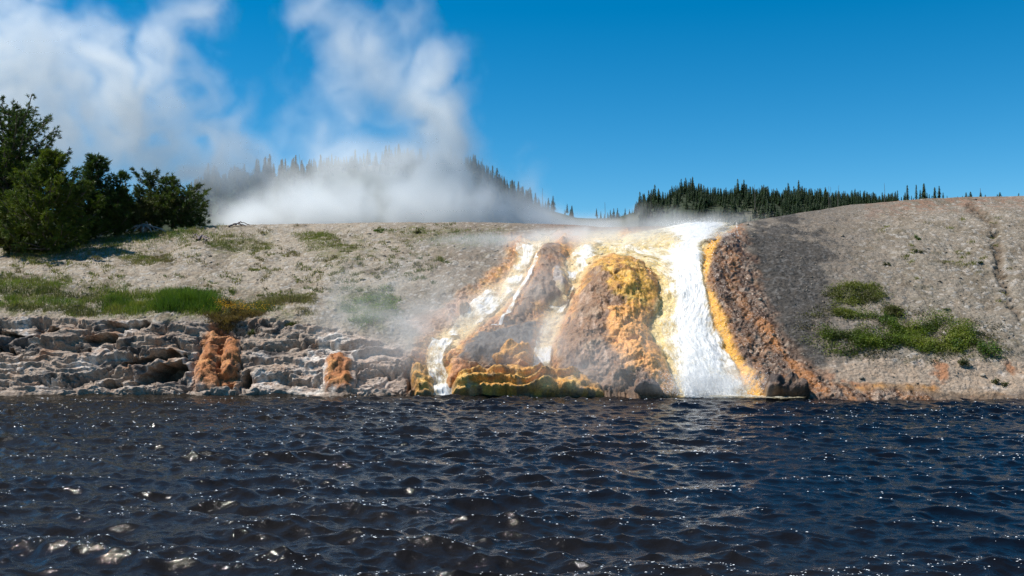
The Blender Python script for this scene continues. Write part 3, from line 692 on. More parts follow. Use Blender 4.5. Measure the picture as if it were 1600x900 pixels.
# droplets thrown up by the falling water
def tetra(P, r, rs):
    n = len(P); d = rs.randn(n, 4, 3); d /= np.linalg.norm(d, axis=-1, keepdims=True)
    base = np.array([[1, 1, 1], [1, -1, -1], [-1, 1, -1], [-1, -1, 1]]) / 1.73
    V = P[:, None] + (base[None] * .8 + d * .35) * r[:, None, None]
    Fi = np.array([[0, 1, 2], [0, 3, 1], [0, 2, 3], [1, 3, 2]])
    return V.reshape(-1, 3), (np.arange(n)[:, None, None] * 4 + Fi).reshape(-1, 3)
M_DROP = NT('spray_drops'); _b = M_DROP.n('BsdfPrincipled', Base__Color=(.93, .94, .95), Roughness=.4); M_DROP.set(M_DROP.out.inputs[0], _b); M_DROP = M_DROP.m
rs = R(11); n = 20000
rr_ = rs.choice([0, 1, 2], n, p=[.34, .24, .42])
yy = np.where(rr_ == 0, 352 + rs.rand(n) ** 1.5 * 26, np.where(rr_ == 1, 380 + rs.rand(n) * 240, 590 + rs.rand(n) * 32))
xx = np.where(rr_ == 0, np.clip(rs.normal(1095, 27, n), 1025, 1150), np.interp(yy, [380, 430, 480, 540, 620], [1090, 1078, 1079, 1092, 1110]) + rs.randn(n) * np.where(rr_ == 2, 40, 22))
P = samp(GROUND_S, xx, yy) + samp(Ng, xx, yy) * (np.abs(rs.randn(n)) * .12 + .2)[:, None]
P[:, 2] += np.where(rr_ == 0, np.abs(rs.randn(n)) * .06 * np.exp(-((xx - 1095) / 40) ** 2) - .08, 0)
Vd, Fd = tetra(P, .008 + .022 * rs.rand(n) ** 3, rs)
tag(mk_obj('spray', Vd, Fd, M_DROP, smooth=False), 'white drops thrown up by the main waterfall', 'spray', kind='stuff')

# ------------------------------------------------------------------ plants
def blades(P, hgt, wid, lean, col, rs):
    n = len(P); a = rs.rand(n) * 6.283; dx = np.cos(a) * wid; dy = np.sin(a) * wid
    l = rs.randn(n, 2) * lean[:, None] * hgt[:, None]
    V = np.stack([P + np.c_[dx, dy, 0 * dx], P - np.c_[dx, dy, 0 * dx], P + np.c_[l[:, 0], l[:, 1], hgt]], 1)
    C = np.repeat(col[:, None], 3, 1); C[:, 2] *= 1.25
    return V.reshape(-1, 3), np.arange(3 * n).reshape(-1, 3), C.reshape(-1, 3)
def scatter(polys, n, rs, clump=14, spread=7, nseed=0, thr=-.1):
    """clumped picture positions inside polygons"""
    out = []
    for poly in polys:
        pa = np.array(poly, float); x0, y0 = pa.min(0); x1, y1 = pa.max(0)
        m = max(4, n // clump); c = np.c_[rs.uniform(x0, x1, m * 3), rs.uniform(y0, y1, m * 3)]
        nz = vn(np.c_[c[:, 0] / 30, c[:, 1] / 12, c[:, 0] * 0 + nseed])
        sd = poly_sd(poly, c[:, 0], c[:, 1]); c = c[(sd + nz * 16 + rs.randn(len(c)) * 9 > 0) & (nz > thr)][:m]
        k = rs.randint(0, len(c), n); out.append(c[k] + rs.randn(n, 2) * np.array([spread, spread * .35]))
    return np.concatenate(out)
def grass(label, polys, n, hgt, cols_, seed, clump=16, spread=6, thr=-.2, lean=.35, wid=.014):
    rs = R(seed); q = scatter(polys, n, rs, clump, spread, seed, thr); q = q[(q[:, 1] > crest(q[:, 0]) + 1)]
    P = samp(GROUND, q[:, 0], q[:, 1]); m = len(P)
    cz = vn(P * 1.1 + seed); t = np.clip(cz * .7 + .5 + rs.randn(m) * .18, 0, 1)
    cc_ = np.array(cols_); k = t * (len(cc_) - 1); i = np.clip(k.astype(int), 0, len(cc_) - 2); C = lerp(cc_[i], cc_[i + 1], (k - i)[:, None]) * (0.8 + .4 * rs.rand(m))[:, None]
    hh = hgt * (.45 + .75 * rs.rand(m)) * (1 + .5 * vn(P * 2.3))
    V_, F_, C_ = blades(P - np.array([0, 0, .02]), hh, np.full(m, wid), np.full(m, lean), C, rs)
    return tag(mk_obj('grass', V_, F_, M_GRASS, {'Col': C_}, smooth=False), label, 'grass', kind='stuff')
LUSH = [(.05, .085, .014), (.09, .13, .02), (.14, .16, .03), (.19, .17, .06)]
DRYG = [(.08, .10, .03), (.14, .14, .05), (.19, .16, .08), (.10, .075, .045)]
grass('lush bright green grass along the lip of the pale bank', [[(170, 470), (200, 458), (300, 462), (338, 466), (342, 488), (300, 494), (200, 494), (165, 488)]], 11000, .30, LUSH, 1, thr=-.4, spread=9)
grass('taller bright green grass clump left of the yellow flowers', [[(250, 466), (280, 456), (325, 460), (335, 486), (300, 490), (255, 488)]], 9000, .46, [(.05, .095, .015), (.08, .125, .02), (.13, .16, .035)], 2, thr=-.9)
grass('sparse mixed weeds on the slope at the left end above the pale bank', [[(-80, 440), (40, 430), (120, 448), (190, 456), (180, 494), (60, 492), (-80, 494)]], 16000, .22, [(.08, .12, .025), (.15, .17, .04), (.13, .11, .06), (.07, .08, .03)], 3, thr=-.35)
grass('low dry weeds right of the yellow flowers', [[(345, 470), (400, 462), (470, 468), (490, 480), (440, 492), (350, 492)]], 6500, .20, DRYG, 4, thr=-.3)
grass('short green grass under and beside the pine trees', [[(-60, 392), (60, 384), (140, 366), (260, 352), (350, 350), (350, 358), (240, 374), (170, 386), (140, 384), (60, 400), (-60, 402)]], 13000, .22, [(.06, .10, .02), (.11, .14, .03), (.15, .14, .05)], 5, thr=-.5)
grass('patchy olive grass on the slope below the trees', [[(40, 396), (110, 388), (120, 402), (60, 414), (30, 412)], [(330, 372), (420, 366), (422, 384), (340, 390)], [(190, 396), (270, 400), (250, 412), (200, 412)]], 3000, .16, DRYG, 6, thr=-.4)
grass('patchy olive grass near the crest in the middle of the slope', [[(470, 372), (560, 368), (590, 392), (540, 412), (500, 404)], [(600, 358), (780, 362), (790, 376), (680, 382)], [(460, 364), (520, 366), (515, 372), (460, 372)]], 2600, .13, [(.11, .13, .03), (.17, .18, .04), (.14, .12, .06)], 7, thr=-.3)
grass('green moss and herbs in the damp hollow left of the cascades', [[(530, 462), (560, 450), (604, 454), (600, 476), (620, 500), (590, 512), (550, 496), (536, 480)]], 3000, .10, [(.05, .08, .015), (.10, .13, .02), (.15, .16, .03)], 8, thr=-.1, lean=.8)
grass('scattered tiny tufts over the open slope on the left', [[(0, 405), (60, 400), (340, 372), (600, 352), (760, 356), (700, 400), (620, 480), (420, 462), (200, 455), (0, 440)]], 15000, .13, DRYG, 9, clump=26, spread=3, thr=-.1, wid=.024)
grass('scattered tiny tufts over the open slope on the right', [[(1350, 345), (1560, 330), (1600, 420), (1590, 470), (1420, 440), (1380, 380)]], 1300, .12, [(.14, .14, .04), (.2, .19, .05), (.12, .09, .05)], 10, clump=40, spread=3, thr=.0, wid=.022)
rs = R(77); q = np.c_[rs.normal(350, 16, 420), rs.normal(482, 5, 420)]; q = np.r_[q, np.c_[rs.normal(395, 26, 160), rs.normal(485, 4, 160)]]
Vd, Fd = tetra(samp(GROUND, q[:, 0], q[:, 1]) + np.c_[0 * q, .08 + .22 * rs.rand(len(q))], .016 + .014 * rs.rand(len(q)), rs)
tag(mk_obj('yellow_flowers', Vd, Fd, M_GRASS, {'Col': np.tile([.75, .42, .02], (len(Vd), 1))}, smooth=False), 'small yellow orange flowers on the bank above the streaked rust mound', 'flowers', kind='stuff')
grass('brown dead growth hanging over the lip under the yellow flowers', [[(326, 486), (372, 484), (374, 500), (352, 516), (334, 506)], [(372, 486), (404, 486), (400, 496), (376, 496)]], 5200, .16, [(.05, .035, .025), (.09, .06, .035), (.14, .09, .05)], 12, thr=-.9, lean=.9)

def leafy(P, size, col, rs, up=.5):
    """small quads, random tilt"""
    n = len(P); d = rs.randn(n, 3); d[:, 2] = np.abs(d[:, 2]) + up; d /= np.linalg.norm(d, axis=1, keepdims=True)
    t = np.cross(d, rs.randn(n, 3)); t /= np.linalg.norm(t, axis=1, keepdims=True); b = np.cross(d, t)
    s = size[:, None]
    V = np.stack([P - t * s, P + b * s * .55, P + t * s, P - b * s * .55], 1)
    return V.reshape(-1, 3), np.arange(4 * n).reshape(-1, 4), np.repeat(col[:, None], 4, 1).reshape(-1, 3)
def bush(name, label, cat, c, r, rx_m, h_m, n, colr, seed, group=None):
    rs = R(seed); b0 = samp(GROUND, c, r)
    k = max(5, int(n / 90)); a = rs.rand(k) * 6.283; rad = np.sqrt(rs.rand(k)); hubs = np.c_[np.cos(a) * rad * rx_m, np.sin(a) * rad * rx_m * .7, h_m * (.35 + .5 * rs.rand(k)) * (1 - .5 * rad ** 2)]
    i = rs.randint(0, k, n); d = rs.randn(n, 3) * np.array([rx_m * .22, rx_m * .18, h_m * .2]); P = hubs[i] + d; P[:, 2] = np.maximum(P[:, 2] + P[:, 1] * .45, P[:, 1] * .45 + .01)
    cc_ = np.array(colr); C = cc_[rs.randint(0, len(cc_), n)] * (.7 + .6 * rs.rand(n))[:, None] * (.8 + .45 * rs.rand(k)[i])[:, None]
    V_, F_, C_ = leafy(P, .022 + .022 * rs.rand(n), C, rs)
    root = empty(name, b0); tag(root, label, cat, group)
    mk_obj('foliage', V_, F_, M_GRASS, {'Col': C_}, smooth=False, parent=root)
    sv, sf = [], []
    for j in range(k):
        p0 = np.array([0, 0, -.05]); p1 = hubs[j]; w = .012
        V2, F2 = tube([p0, p0 * .4 + p1 * .6 + np.array([0, 0, .03]), p1], [w, w * .8, w * .5], 4)
        sf.append(F2 + sum(len(x) for x in sv)); sv.append(V2)
    sv = np.concatenate(sv); mk_obj('stem', sv, np.concatenate(sf), M_BARK, {'Col': np.tile([.10, .07, .05], (len(sv), 1))}, parent=root)
    return root
def tube(pts, rad, ns=6):
    pts = np.array(pts, float); m = len(pts); rad = np.array(rad, float)
    tg = np.gradient(pts, axis=0); tg /= np.linalg.norm(tg, axis=1, keepdims=True) + 1e-9
    ref = np.where(np.abs(tg[:, 2:3]) > .9, np.array([[1., 0, 0]]), np.array([[0, 0, 1.]]))
    u = np.cross(tg, ref); u /= np.linalg.norm(u, axis=1, keepdims=True) + 1e-9; w = np.cross(tg, u)
    a = np.arange(ns) / ns * 2 * np.pi
    V = pts[:, None] + (u[:, None] * np.cos(a)[None, :, None] + w[:, None] * np.sin(a)[None, :, None]) * rad[:, None, None]
    i = np.arange(m * ns).reshape(m, ns); j = np.roll(i, -1, 1)
    Fq = np.stack([i[:-1], j[:-1], j[1:], i[1:]], -1).reshape(-1, 4)
    return V.reshape(-1, 3), Fq
# the green thicket low on the right slope: ground-hugging plants that nobody could count, and the bushes that stand apart
def herb(label, polys, n, cols_, seed, hm=.16, thr=-.25, clump=60, spread=6):
    rs = R(seed); q = scatter(polys, n, rs, clump, spread, seed, thr); P = samp(GROUND, q[:, 0], q[:, 1]); m = len(P)
    nz = vn(P * 1.6 + seed)
    P[:, 2] += rs.rand(m) ** 1.5 * hm * (1.2 + nz) ; P[:, 1] -= rs.rand(m) * .08
    cc_ = np.array(cols_); t = np.clip(vn(P * 1.0 + seed + 5) * .8 + .5 + rs.randn(m) * .15, 0, .999) * (len(cc_) - 1); i = t.astype(int)
    C = lerp(cc_[i], cc_[i + 1], (t - i)[:, None]) * (.65 + .7 * rs.rand(m))[:, None]
    V_, F_, C_ = leafy(P, .02 + .025 * rs.rand(m), C, rs)
    tag(mk_obj('ground_cover', V_, F_, M_GRASS, {'Col': C_}, smooth=False), label, 'ground cover', kind='stuff')
GR = [(.045, .055, .018), (.07, .10, .02), (.11, .155, .022), (.17, .19, .035)]
herb('dry olive growth thinning out around the green patch on the right slope', [[(1255, 500), (1300, 478), (1400, 484), (1480, 498), (1560, 528), (1570, 556), (1480, 566), (1380, 562), (1290, 548), (1250, 525)]], 9000, [(.06, .055, .03), (.10, .09, .04), (.12, .13, .04)], 24, .08, thr=-.3, clump=30, spread=8)
herb('bright green herbs spreading over the foot of the right slope', [[(1268, 512), (1300, 492), (1370, 502), (1400, 498), (1450, 502), (1500, 520), (1520, 540), (1470, 552), (1390, 552), (1330, 546), (1290, 530)]], 26000, GR, 21, .30, thr=-.15, spread=7)
herb('olive mossy patch above the bright green herbs on the right slope', [[(1290, 462), (1320, 446), (1375, 450), (1384, 470), (1320, 482)], [(1310, 484), (1380, 480), (1400, 492), (1330, 496)]], 8000, [(.07, .065, .03), (.10, .11, .03), (.15, .16, .04)], 22, .10)
herb('olive bits of moss among the bright green moss of the left hollow', [[(530, 458), (606, 448), (622, 505), (560, 510)]], 4000, [(.05, .09, .02), (.10, .15, .02), (.15, .2, .03)], 23, .10)
for i, (c, r, w, hh_, n, lb) in enumerate([
        (1388, 504, .42, .42, 900, 'brightest yellow green bush standing highest in the green patch on the right slope'),
        (1498, 545, .36, .38, 700, 'round green bush at the right edge of the green patch on the right slope'),
        (1545, 556, .55, .48, 1300, 'broad dark green bush standing alone right of the green patch'),
        (1506, 572, .30, .26, 500, 'small dark bush just below the right end of the green patch'),
        (1563, 600, .24, .24, 380, 'little dark bush low by the waterline at the right end'),
        (1387, 412, .14, .16, 160, 'tiny bush alone on the bare middle of the right slope, nearest the dark rock'),
        (1434, 396, .16, .14, 170, 'dull little bush on the bare right slope below the taller tuft'),
        (1433, 376, .13, .22, 170, 'upright little yellow green bush on the bare right slope'),
        (1532, 410, .14, .12, 160, 'dark green little bush just left of the eroded gully'),
        (393, 522, .22, .34, 420, 'dark little bush hanging on the pale bank right of the rust mounds'),
        (455, 505, .25, .20, 380, 'low brown green bush on the lip of the pale bank left of the mossy hollow'),
        (596, 362, .40, .14, 420, 'low green cushion on the crest in the middle of the left slope'),
        (654, 365, .20, .20, 260, 'small dark bush near the crest left of the thin steam'),
        (352, 478, .30, .34, 600, 'olive bush among the yellow flowers on the lip of the pale bank')]):
    bush('bush', lb, 'bush', c, r, w, hh_, n, [(.035, .06, .02), (.07, .12, .02), (.10, .16, .025)] if i in (0, 1, 2, 7, 11) else [(.03, .045, .02), (.07, .08, .03), (.10, .09, .04)], 300 + i)
# loose stones
rs = R(88); n = 5200; q = np.c_[rs.uniform(-60, 1660, n), rs.rand(n)]; q[:, 1] = crest(q[:, 0]) + 2 + q[:, 1] * (np.where(q[:, 0] < 640, 500, np.where(q[:, 0] < 1180, 420, 600)) - crest(q[:, 0]))
P = samp(GROUND, q[:, 0], q[:, 1]); rad = .012 + .05 * rs.rand(n) ** 3.5
ico = [(0, 0, 1), (.9, 0, .2), (.3, .85, .25), (-.75, .5, .15), (-.7, -.55, .2), (.3, -.9, .2), (0, 0, -1)]; If = [(0, 1, 2), (0, 2, 3), (0, 3, 4), (0, 4, 5), (0, 5, 1), (6, 2, 1), (6, 3, 2), (6, 4, 3), (6, 5, 4), (6, 1, 5)]
ico = np.array(ico); Vs = P[:, None] + (ico[None] * (1 + .35 * rs.randn(n, 7, 1)) * np.array([1.2, 1, .7])) * rad[:, None, None]
gc = np.array([.30, .26, .21]) * (.5 + .9 * rs.rand(n))[:, None]
rad[:140] = .06 + .10 * rs.rand(140) ** 2; Vs = P[:, None] + (ico[None] * (1 + .35 * rs.randn(n, 7, 1)) * np.array([1.2, 1, .7])) * rad[:, None, None]
tag(mk_obj('gravel', Vs.reshape(-1, 3), (np.arange(n)[:, None, None] * 7 + np.array(If)).reshape(-1, 3), M_ROCK, {'Col': np.repeat(gc, 7, 0), 'wet': np.zeros(n * 7)}, smooth=False), 'loose stones and gravel over the bank slopes', 'gravel', kind='stuff')
print('plants', time.time() - T0)

# ------------------------------------------------------------------ pine trees on the left
def tufts(C, Dv, rs, nn=18, L=.15, w=.016, cols_=None):
    n = len(C); d = Dv[:, None] * .9 + rs.randn(n, nn, 3) * .62; d /= np.linalg.norm(d, axis=-1, keepdims=True)
    b = C[:, None] + Dv[:, None] * (rs.rand(n, nn, 1) - .7) * L * .9
    t = np.cross(d, rs.randn(n, nn, 3)); t /= np.linalg.norm(t, axis=-1, keepdims=True) + 1e-9
    l = L * (.7 + .5 * rs.rand(n, nn, 1))
    V = np.stack([b - t * w, b + t * w, b + d * l], 2).reshape(-1, 3)
    k = np.repeat(cols_ * (.75 + .5 * rs.rand(n))[:, None], nn * 3, 0)
    return V, np.arange(len(V)).reshape(-1, 3), k
def pine(name, label, c, r, depth, hpx, wpx, seed, prof, tcol, dens=1.0, lean=(0, 0), group='pine trees on the left of the slope', multi=1, low=.04):
    rs = R(seed); base = at(c, r, depth); sc_ = depth / F; H = hpx * sc_; W = wpx * sc_
    root = empty(name, base); tag(root, label, 'tree', group)
    tv, tf, bv, bf = [], [], [], []; tc, td = [], []
    def addt(L_, lf, V, Fc): lf.append(Fc + sum(len(x) for x in L_)); L_.append(V)
    stems = []
    for m in range(multi):
        fr = 1 if m == 0 else rs.uniform(.6, .9); off = np.array([0, 0]) if m == 0 else rs.randn(2) * W * .22
        z = np.linspace(0, 1, 9); wob_ = np.cumsum(rs.randn(9, 2) * H * .012, 0)
        pts = np.c_[off[0] * z ** .6 + lean[0] * H * z + wob_[:, 0], off[1] * z ** .6 + wob_[:, 1], z * H * fr * .97 - .1]
        addt(tv, tf, *tube(pts, np.linspace(.026, .004, 9) * H + .01, 8)); stems.append((pts, fr))
    nb = int(60 * dens * (H / 5) ** .8 * (.6 + .4 * multi))
    for k in range(nb):
        pts, fr = stems[k % len(stems)]; z = low + (1 - low) * (k + rs.rand()) / nb; zz = z * .97
        p0 = np.array([np.interp(zz, np.linspace(0, 1, 9), pts[:, j]) for j in range(3)])
        ll = W * np.interp(z, [p[0] for p in prof], [p[1] for p in prof]) * rs.uniform(.45, 1.25) + .12
        a = k * 2.4 + rs.randn() * .5; up = rs.uniform(-.1, .45) + .5 * z; s = np.linspace(0, 1, 6)
        dr = np.array([np.cos(a), np.sin(a)])
        bp = np.c_[p0[0] + dr[0] * ll * s, p0[1] + dr[1] * ll * s, p0[2] + ll * (up * s * .6 + .35 * s ** 2.2) - ll * .12 * np.sin(s * 3.1)]
        bp[1:] += rs.randn(5, 3) * ll * .03
        addt(bv, bf, *tube(bp, np.linspace(.010, .003, 6) * H * (.5 + .5 * ll / W) + .004, 5))
        nt = int(4 + ll * 8 * dens)
        u = .22 + .78 * rs.rand(nt) ** .7
        pp = np.stack([np.interp(u, s, bp[:, j]) for j in range(3)], 1)
        side = rs.randn(nt, 3) * np.array([1, 1, .6]) * (.07 + .15 * ll * (1.1 - u))[:, None]
        pp = pp + side; dv = np.c_[dr[0] * np.ones(nt), dr[1] * np.ones(nt), .55 * np.ones(nt)] + side * 3 + rs.randn(nt, 3) * .25
        tc.append(pp); td.append(dv / np.linalg.norm(dv, axis=1, keepdims=True))
    tc = np.concatenate(tc); td = np.concatenate(td); base_c = np.array(tcol); yel = np.array([1.55, 1.35, .75])
    m_ = np.clip(vn(tc * 1.2 + seed) * 1.1 + .25, 0, 1)[:, None]; cc_ = base_c * (1 + (yel - 1) * m_)
    V_, F_, C_ = tufts(tc, td, rs, 24, .21, .019, cc_)
    mk_obj('crown', V_, F_, M_LEAF, {'Col': C_}, smooth=False, parent=root)
    Vt = np.concatenate(tv); t_ = mk_obj('trunk', Vt, np.concatenate(tf), M_BARK, {'Col': np.tile([.11, .085, .07], (len(Vt), 1))}, parent=root)
    Vb = np.concatenate(bv); mk_obj('branches', Vb, np.concatenate(bf), M_BARK, {'Col': np.tile([.10, .08, .065], (len(Vb), 1))}, parent=t_)
    return root
BROAD = [(0, .25), (.15, .42), (.45, .5), (.75, .42), (.92, .25), (1, .08)]
CONE = [(0, .45), (.2, .5), (.5, .38), (.8, .18), (1, .03)]
SPIRE = [(0, .45), (.3, .42), (.6, .3), (.85, .2), (1, .06)]
TG = (.044, .074, .018); TY = (.074, .102, .019)
pine('pine_tree', 'tallest dark pine at the left edge, ragged broad crown', 8, 372, 61, 216, 150, 401, BROAD, TG, 1.5, multi=2)
pine('pine_tree', 'dense bushy yellow green pine in front of the tallest one', 78, 388, 54.5, 160, 128, 402, CONE, TY, 1.7, low=.0)
pine('pine_tree', 'low bushy sapling at the left edge in front of the tallest pine', 18, 388, 55.5, 78, 90, 412, CONE, (.055, .066, .016), 1.8, low=0)
pine('pine_tree', 'slim dark pine with a bent tip behind the bushy front one', 150, 368, 58, 132, 74, 403, SPIRE, TG, 1.4, (.03, 0))
pine('pine_tree', 'dark pine with three knobbly tips in the middle of the row', 182, 364, 58.5, 104, 62, 404, SPIRE, TG, 1.15, multi=2)
pine('pine_tree', 'dark low pine between the front bushy pine and the knobbly one', 128, 378, 57, 92, 74, 405, BROAD, TG, 1.5, low=0)
pine('pine_tree', 'open crowned pine with two rounded heads above the gnarled dead stump', 228, 356, 61, 92, 50, 406, [(0, .2), (.3, .3), (.6, .5), (.85, .5), (1, .15)], (.04, .062, .022), 1.1, multi=2)
pine('pine_tree', 'low spreading olive pine right behind the gnarled dead stump', 222, 358, 59.5, 50, 84, 407, BROAD, (.052, .066, .022), 1.3, multi=2)
pine('pine_tree', 'pine with a pointed top second from the right of the row', 268, 356, 60.5, 86, 58, 408, CONE, (.055, .082, .022), 1.1)
pine('pine_tree', 'rightmost pine, rounded crown leaning to the right over the crest', 298, 355, 61, 66, 62, 409, BROAD, (.05, .075, .02), .95, (.10, 0), multi=3)

# dead wood
def wood(name, label, cat, pieces, colr=(.30, .28, .27), seed=0, partn='branch'):
    o0 = pieces[0][0][0]; root = empty(name, o0); tag(root, label, cat)
    for pts, r0, r1 in pieces:
        pts = np.array(pts) - o0; s = np.linspace(0, 1, 14); rs = R(seed); seed += 1
        q = np.stack([np.interp(s, np.linspace(0, 1, len(pts)), pts[:, j]) for j in range(3)], 1); q[1:-1] += rs.randn(12, 3) * .02
        V_, F_ = tube(q, np.linspace(r0, r1, 14) * (1 + .25 * rs.randn(14)), 7)
        mk_obj(partn, V_, F_, M_BARK, {'Col': np.tile(colr, (len(V_), 1))}, parent=root)
    return root
def gp(c, r, z=0, dy=0):
    p = samp(GROUND, c, r).copy(); p[2] += z; p[1] += dy; return p
g0 = gp(224, 360)
pcs = []
rs = R(5)
for k, (dx, dy, dz) in enumerate([(-1.1, -.6, .0), (-.7, -.9, -.05), (.35, -1.0, -.15), (.75, -.7, -.05), (1.5, -.3, .0), (-.25, -.8, 0), (.9, .2, .25), (-1.5, -.1, .05)]):
    pcs.append(([g0 + [0, 0, .42], g0 + [dx * .35, dy * .3, .40 + dz * .3], g0 + [dx * .75, dy * .7, .2], g0 + [dx, dy, .0 + dz * .3]], .09, .03))
pcs.append(([g0 + [-.1, 0, -.1], g0 + [0, 0, .2], g0 + [0, .05, .55]], .26, .12))
pcs.append(([g0 + [.2, 0, .2], g0 + [.25, .1, .45], g0 + [.1, .1, .68]], .10, .03))
wood('dead_stump', 'gnarled weathered dead stump with spreading roots on the grass below the pines', 'stump', pcs, (.24, .215, .205), 600, 'root')
g0 = gp(160, 366)
wood('fallen_log', 'grey fallen log lying under the middle pines', 'log', [([gp(150, 366, .1), gp(168, 364, .22), gp(186, 361, .5), gp(190, 359, .62)], .10, .05), ([gp(168, 364, .2), gp(176, 366, .05), gp(190, 366, .02)], .05, .02)], (.34, .32, .31), 620)
wood('fallen_branch', 'bare pale branches lying by the left edge under the tallest pine', 'branch', [([gp(-20, 378, 1.9), gp(10, 378, 2.05), gp(32, 378, 2.0)], .035, .02), ([gp(-20, 378, 1.5), gp(6, 378, 1.7), gp(16, 378, 1.3)], .03, .015), ([gp(-20, 378, 1.0), gp(4, 378, 1.3), gp(22, 378, .9)], .03, .012), ([gp(-20, 378, .3), gp(-4, 378, 1.9), gp(-2, 378, 2.2)], .06, .02)], (.42, .40, .38), 630)
wood('driftwood', 'dark bleached driftwood knot on the slope right of the stump', 'driftwood', [([gp(308, 376, .05), gp(316, 373, .22), gp(328, 376, .05)], .09, .03), ([gp(316, 373, .15), gp(322, 378, .1), gp(318, 381, .02)], .06, .02), ([gp(312, 375, .1), gp(306, 372, .2), gp(300, 374, .05)], .05, .02)], (.16, .13, .13), 640)
wood('driftwood', 'flat dark driftwood piece on the crest right of the last pine', 'driftwood', [([gp(358, 356, .05), gp(370, 354, .16), gp(384, 355, .05)], .07, .03), ([gp(368, 355, .1), gp(375, 352, .2), gp(390, 354, .08)], .05, .02)], (.15, .12, .11), 650)
print('pines', time.time() - T0)

# ------------------------------------------------------------------ forested hills far behind
def hill_top(c):
    return np.interp(c, [-1100, -500, -200, 100, 260, 320, 380, 440, 520, 580, 640, 700, 740, 780, 815, 850, 900, 960, 1000, 1030, 1068, 1110, 1200, 1330, 1400, 1500, 1620, 1900, 2200, 2700],
                     [490, 420, 350, 330, 318, 302, 288, 280, 270, 262, 258, 262, 272, 296, 316, 330, 343, 345, 333, 322, 306, 314, 314, 318, 322, 324, 330, 350, 400, 490])
hc = np.arange(-1120, 2720, 10.); DEP0, DEP1 = 560., 820.
hv = np.linspace(0, 1, 40); Hc, Hv = np.meshgrid(hc, hv)
Yd = DEP0 + (DEP1 - DEP0) * Hv
zt = at(Hc, hill_top(Hc), DEP1)[..., 2]; zz = 9 + (zt - 9) * np.sin(Hv * np.pi / 2) ** 1.1 + vn(np.stack([Hc / 40, Yd / 60, 0 * Yd], -1)) * 1.5 * Hv * (1 - Hv) * 4
HP = np.stack([(Hc - 800) / F * Yd, Yd, zz], -1)
bk = HP[-1:].copy(); bk[..., 1] += 300; bk[..., 2] = 5
HP = np.concatenate([HP, bk]); nz = fbm(HP * .02, 4, seed=91)
HC = np.zeros(HP.shape, np.float32); HC[:] = (.030, .040, .020); HC = mixc(HC, (.12, .11, .08), sst(.25, .6, nz) * .7)
tag(mk_obj('forest_hill', HP.reshape(-1, 3), gridfaces(HP.shape[0], HP.shape[1]), M_HILL, {'Col': HC.reshape(-1, 3)}), kind='structure')
def conifer_mesh(nm, seed, slim=.17, bare=0.0):
    rs = R(seed); V, Fc, C = [], [], []; nl = 15; nV = 0
    t, f = tube([(0, 0, -.3), (0, 0, .5), (0, 0, 1)], [.012, .008, .003], 4); V.append(t); Fc += [list(x[:3]) for x in f] + [[x[0], x[2], x[3]] for x in f]; C.append(np.tile([.09, .07, .055], (len(t), 1))); nV = len(t)
    for k in range(nl):
        z = .12 + bare + (.86 - bare) * k / (nl - 1); rad = slim * 1.75 * (1 - (z - .1) / .95) ** .8 * rs.uniform(.75, 1.2) + .012; m = 7
        for j in range(m):
            a = (j + rs.rand() * .8) / m * 6.283; rr_ = rad * rs.uniform(.55, 1.2); wd = .38
            p0 = [0, 0, z + .05]; p1 = [np.cos(a) * rr_, np.sin(a) * rr_, z - rr_ * .45]
            p2 = [np.cos(a - wd) * rr_ * .6, np.sin(a - wd) * rr_ * .6, z - .012]; p3 = [np.cos(a + wd) * rr_ * .6, np.sin(a + wd) * rr_ * .6, z - .012]
            V.append(np.array([p0, p2, p1, p3])); Fc += [[nV, nV + 1, nV + 2], [nV, nV + 2, nV + 3]]; nV += 4
            C.append(np.tile(np.array([.022, .040, .016]) * rs.uniform(.7, 1.4), (4, 1)))
    return mk_mesh(nm, np.concatenate(V), np.array(Fc), {'Col': np.concatenate(C)}, False, [M_LEAF])
protos = [conifer_mesh('conifer', 700 + k, sl_, b_) for k, (sl_, b_) in enumerate([(.17, 0), (.14, 0), (.20, 0), (.12, .15), (.16, .05)])]
rs = R(31); spots = []
def hill_z(c, y):
    hvv = np.clip((y - DEP0) / (DEP1 - DEP0), 0, 1); zt_ = at(c, hill_top(c), DEP1)[..., 2]
    return 9 + (zt_ - 9) * np.sin(hvv * np.pi / 2) ** 1.1
for c0, c1, n, hlo, hhi, vlo in [(296, 520, 330, 9, 17, .35), (520, 720, 200, 8, 14, .6), (720, 830, 230, 8, 14, .35), (830, 900, 26, 8, 12, .7), (930, 1000, 26, 7, 10, .7), (1000, 1180, 620, 7, 12, .25), (1180, 1405, 1100, 7, 11, .25), (-500, 296, 300, 8, 14, .3), (1405, 1800, 240, 7, 12, .3)]:
    c = rs.uniform(c0, c1, n); vv = vlo + (1 - vlo) * rs.rand(n) ** .6; y = DEP0 + (DEP1 - DEP0) * vv
    for a_, b_ in zip(c, y): spots.append((a_, b_, (.9 + .28 * float(vn(np.array([a_ / 13., b_ / 60., 3.])))) * rs.uniform(hlo * .5, hhi) * (1.25 if rs.rand() < .12 else 1)))
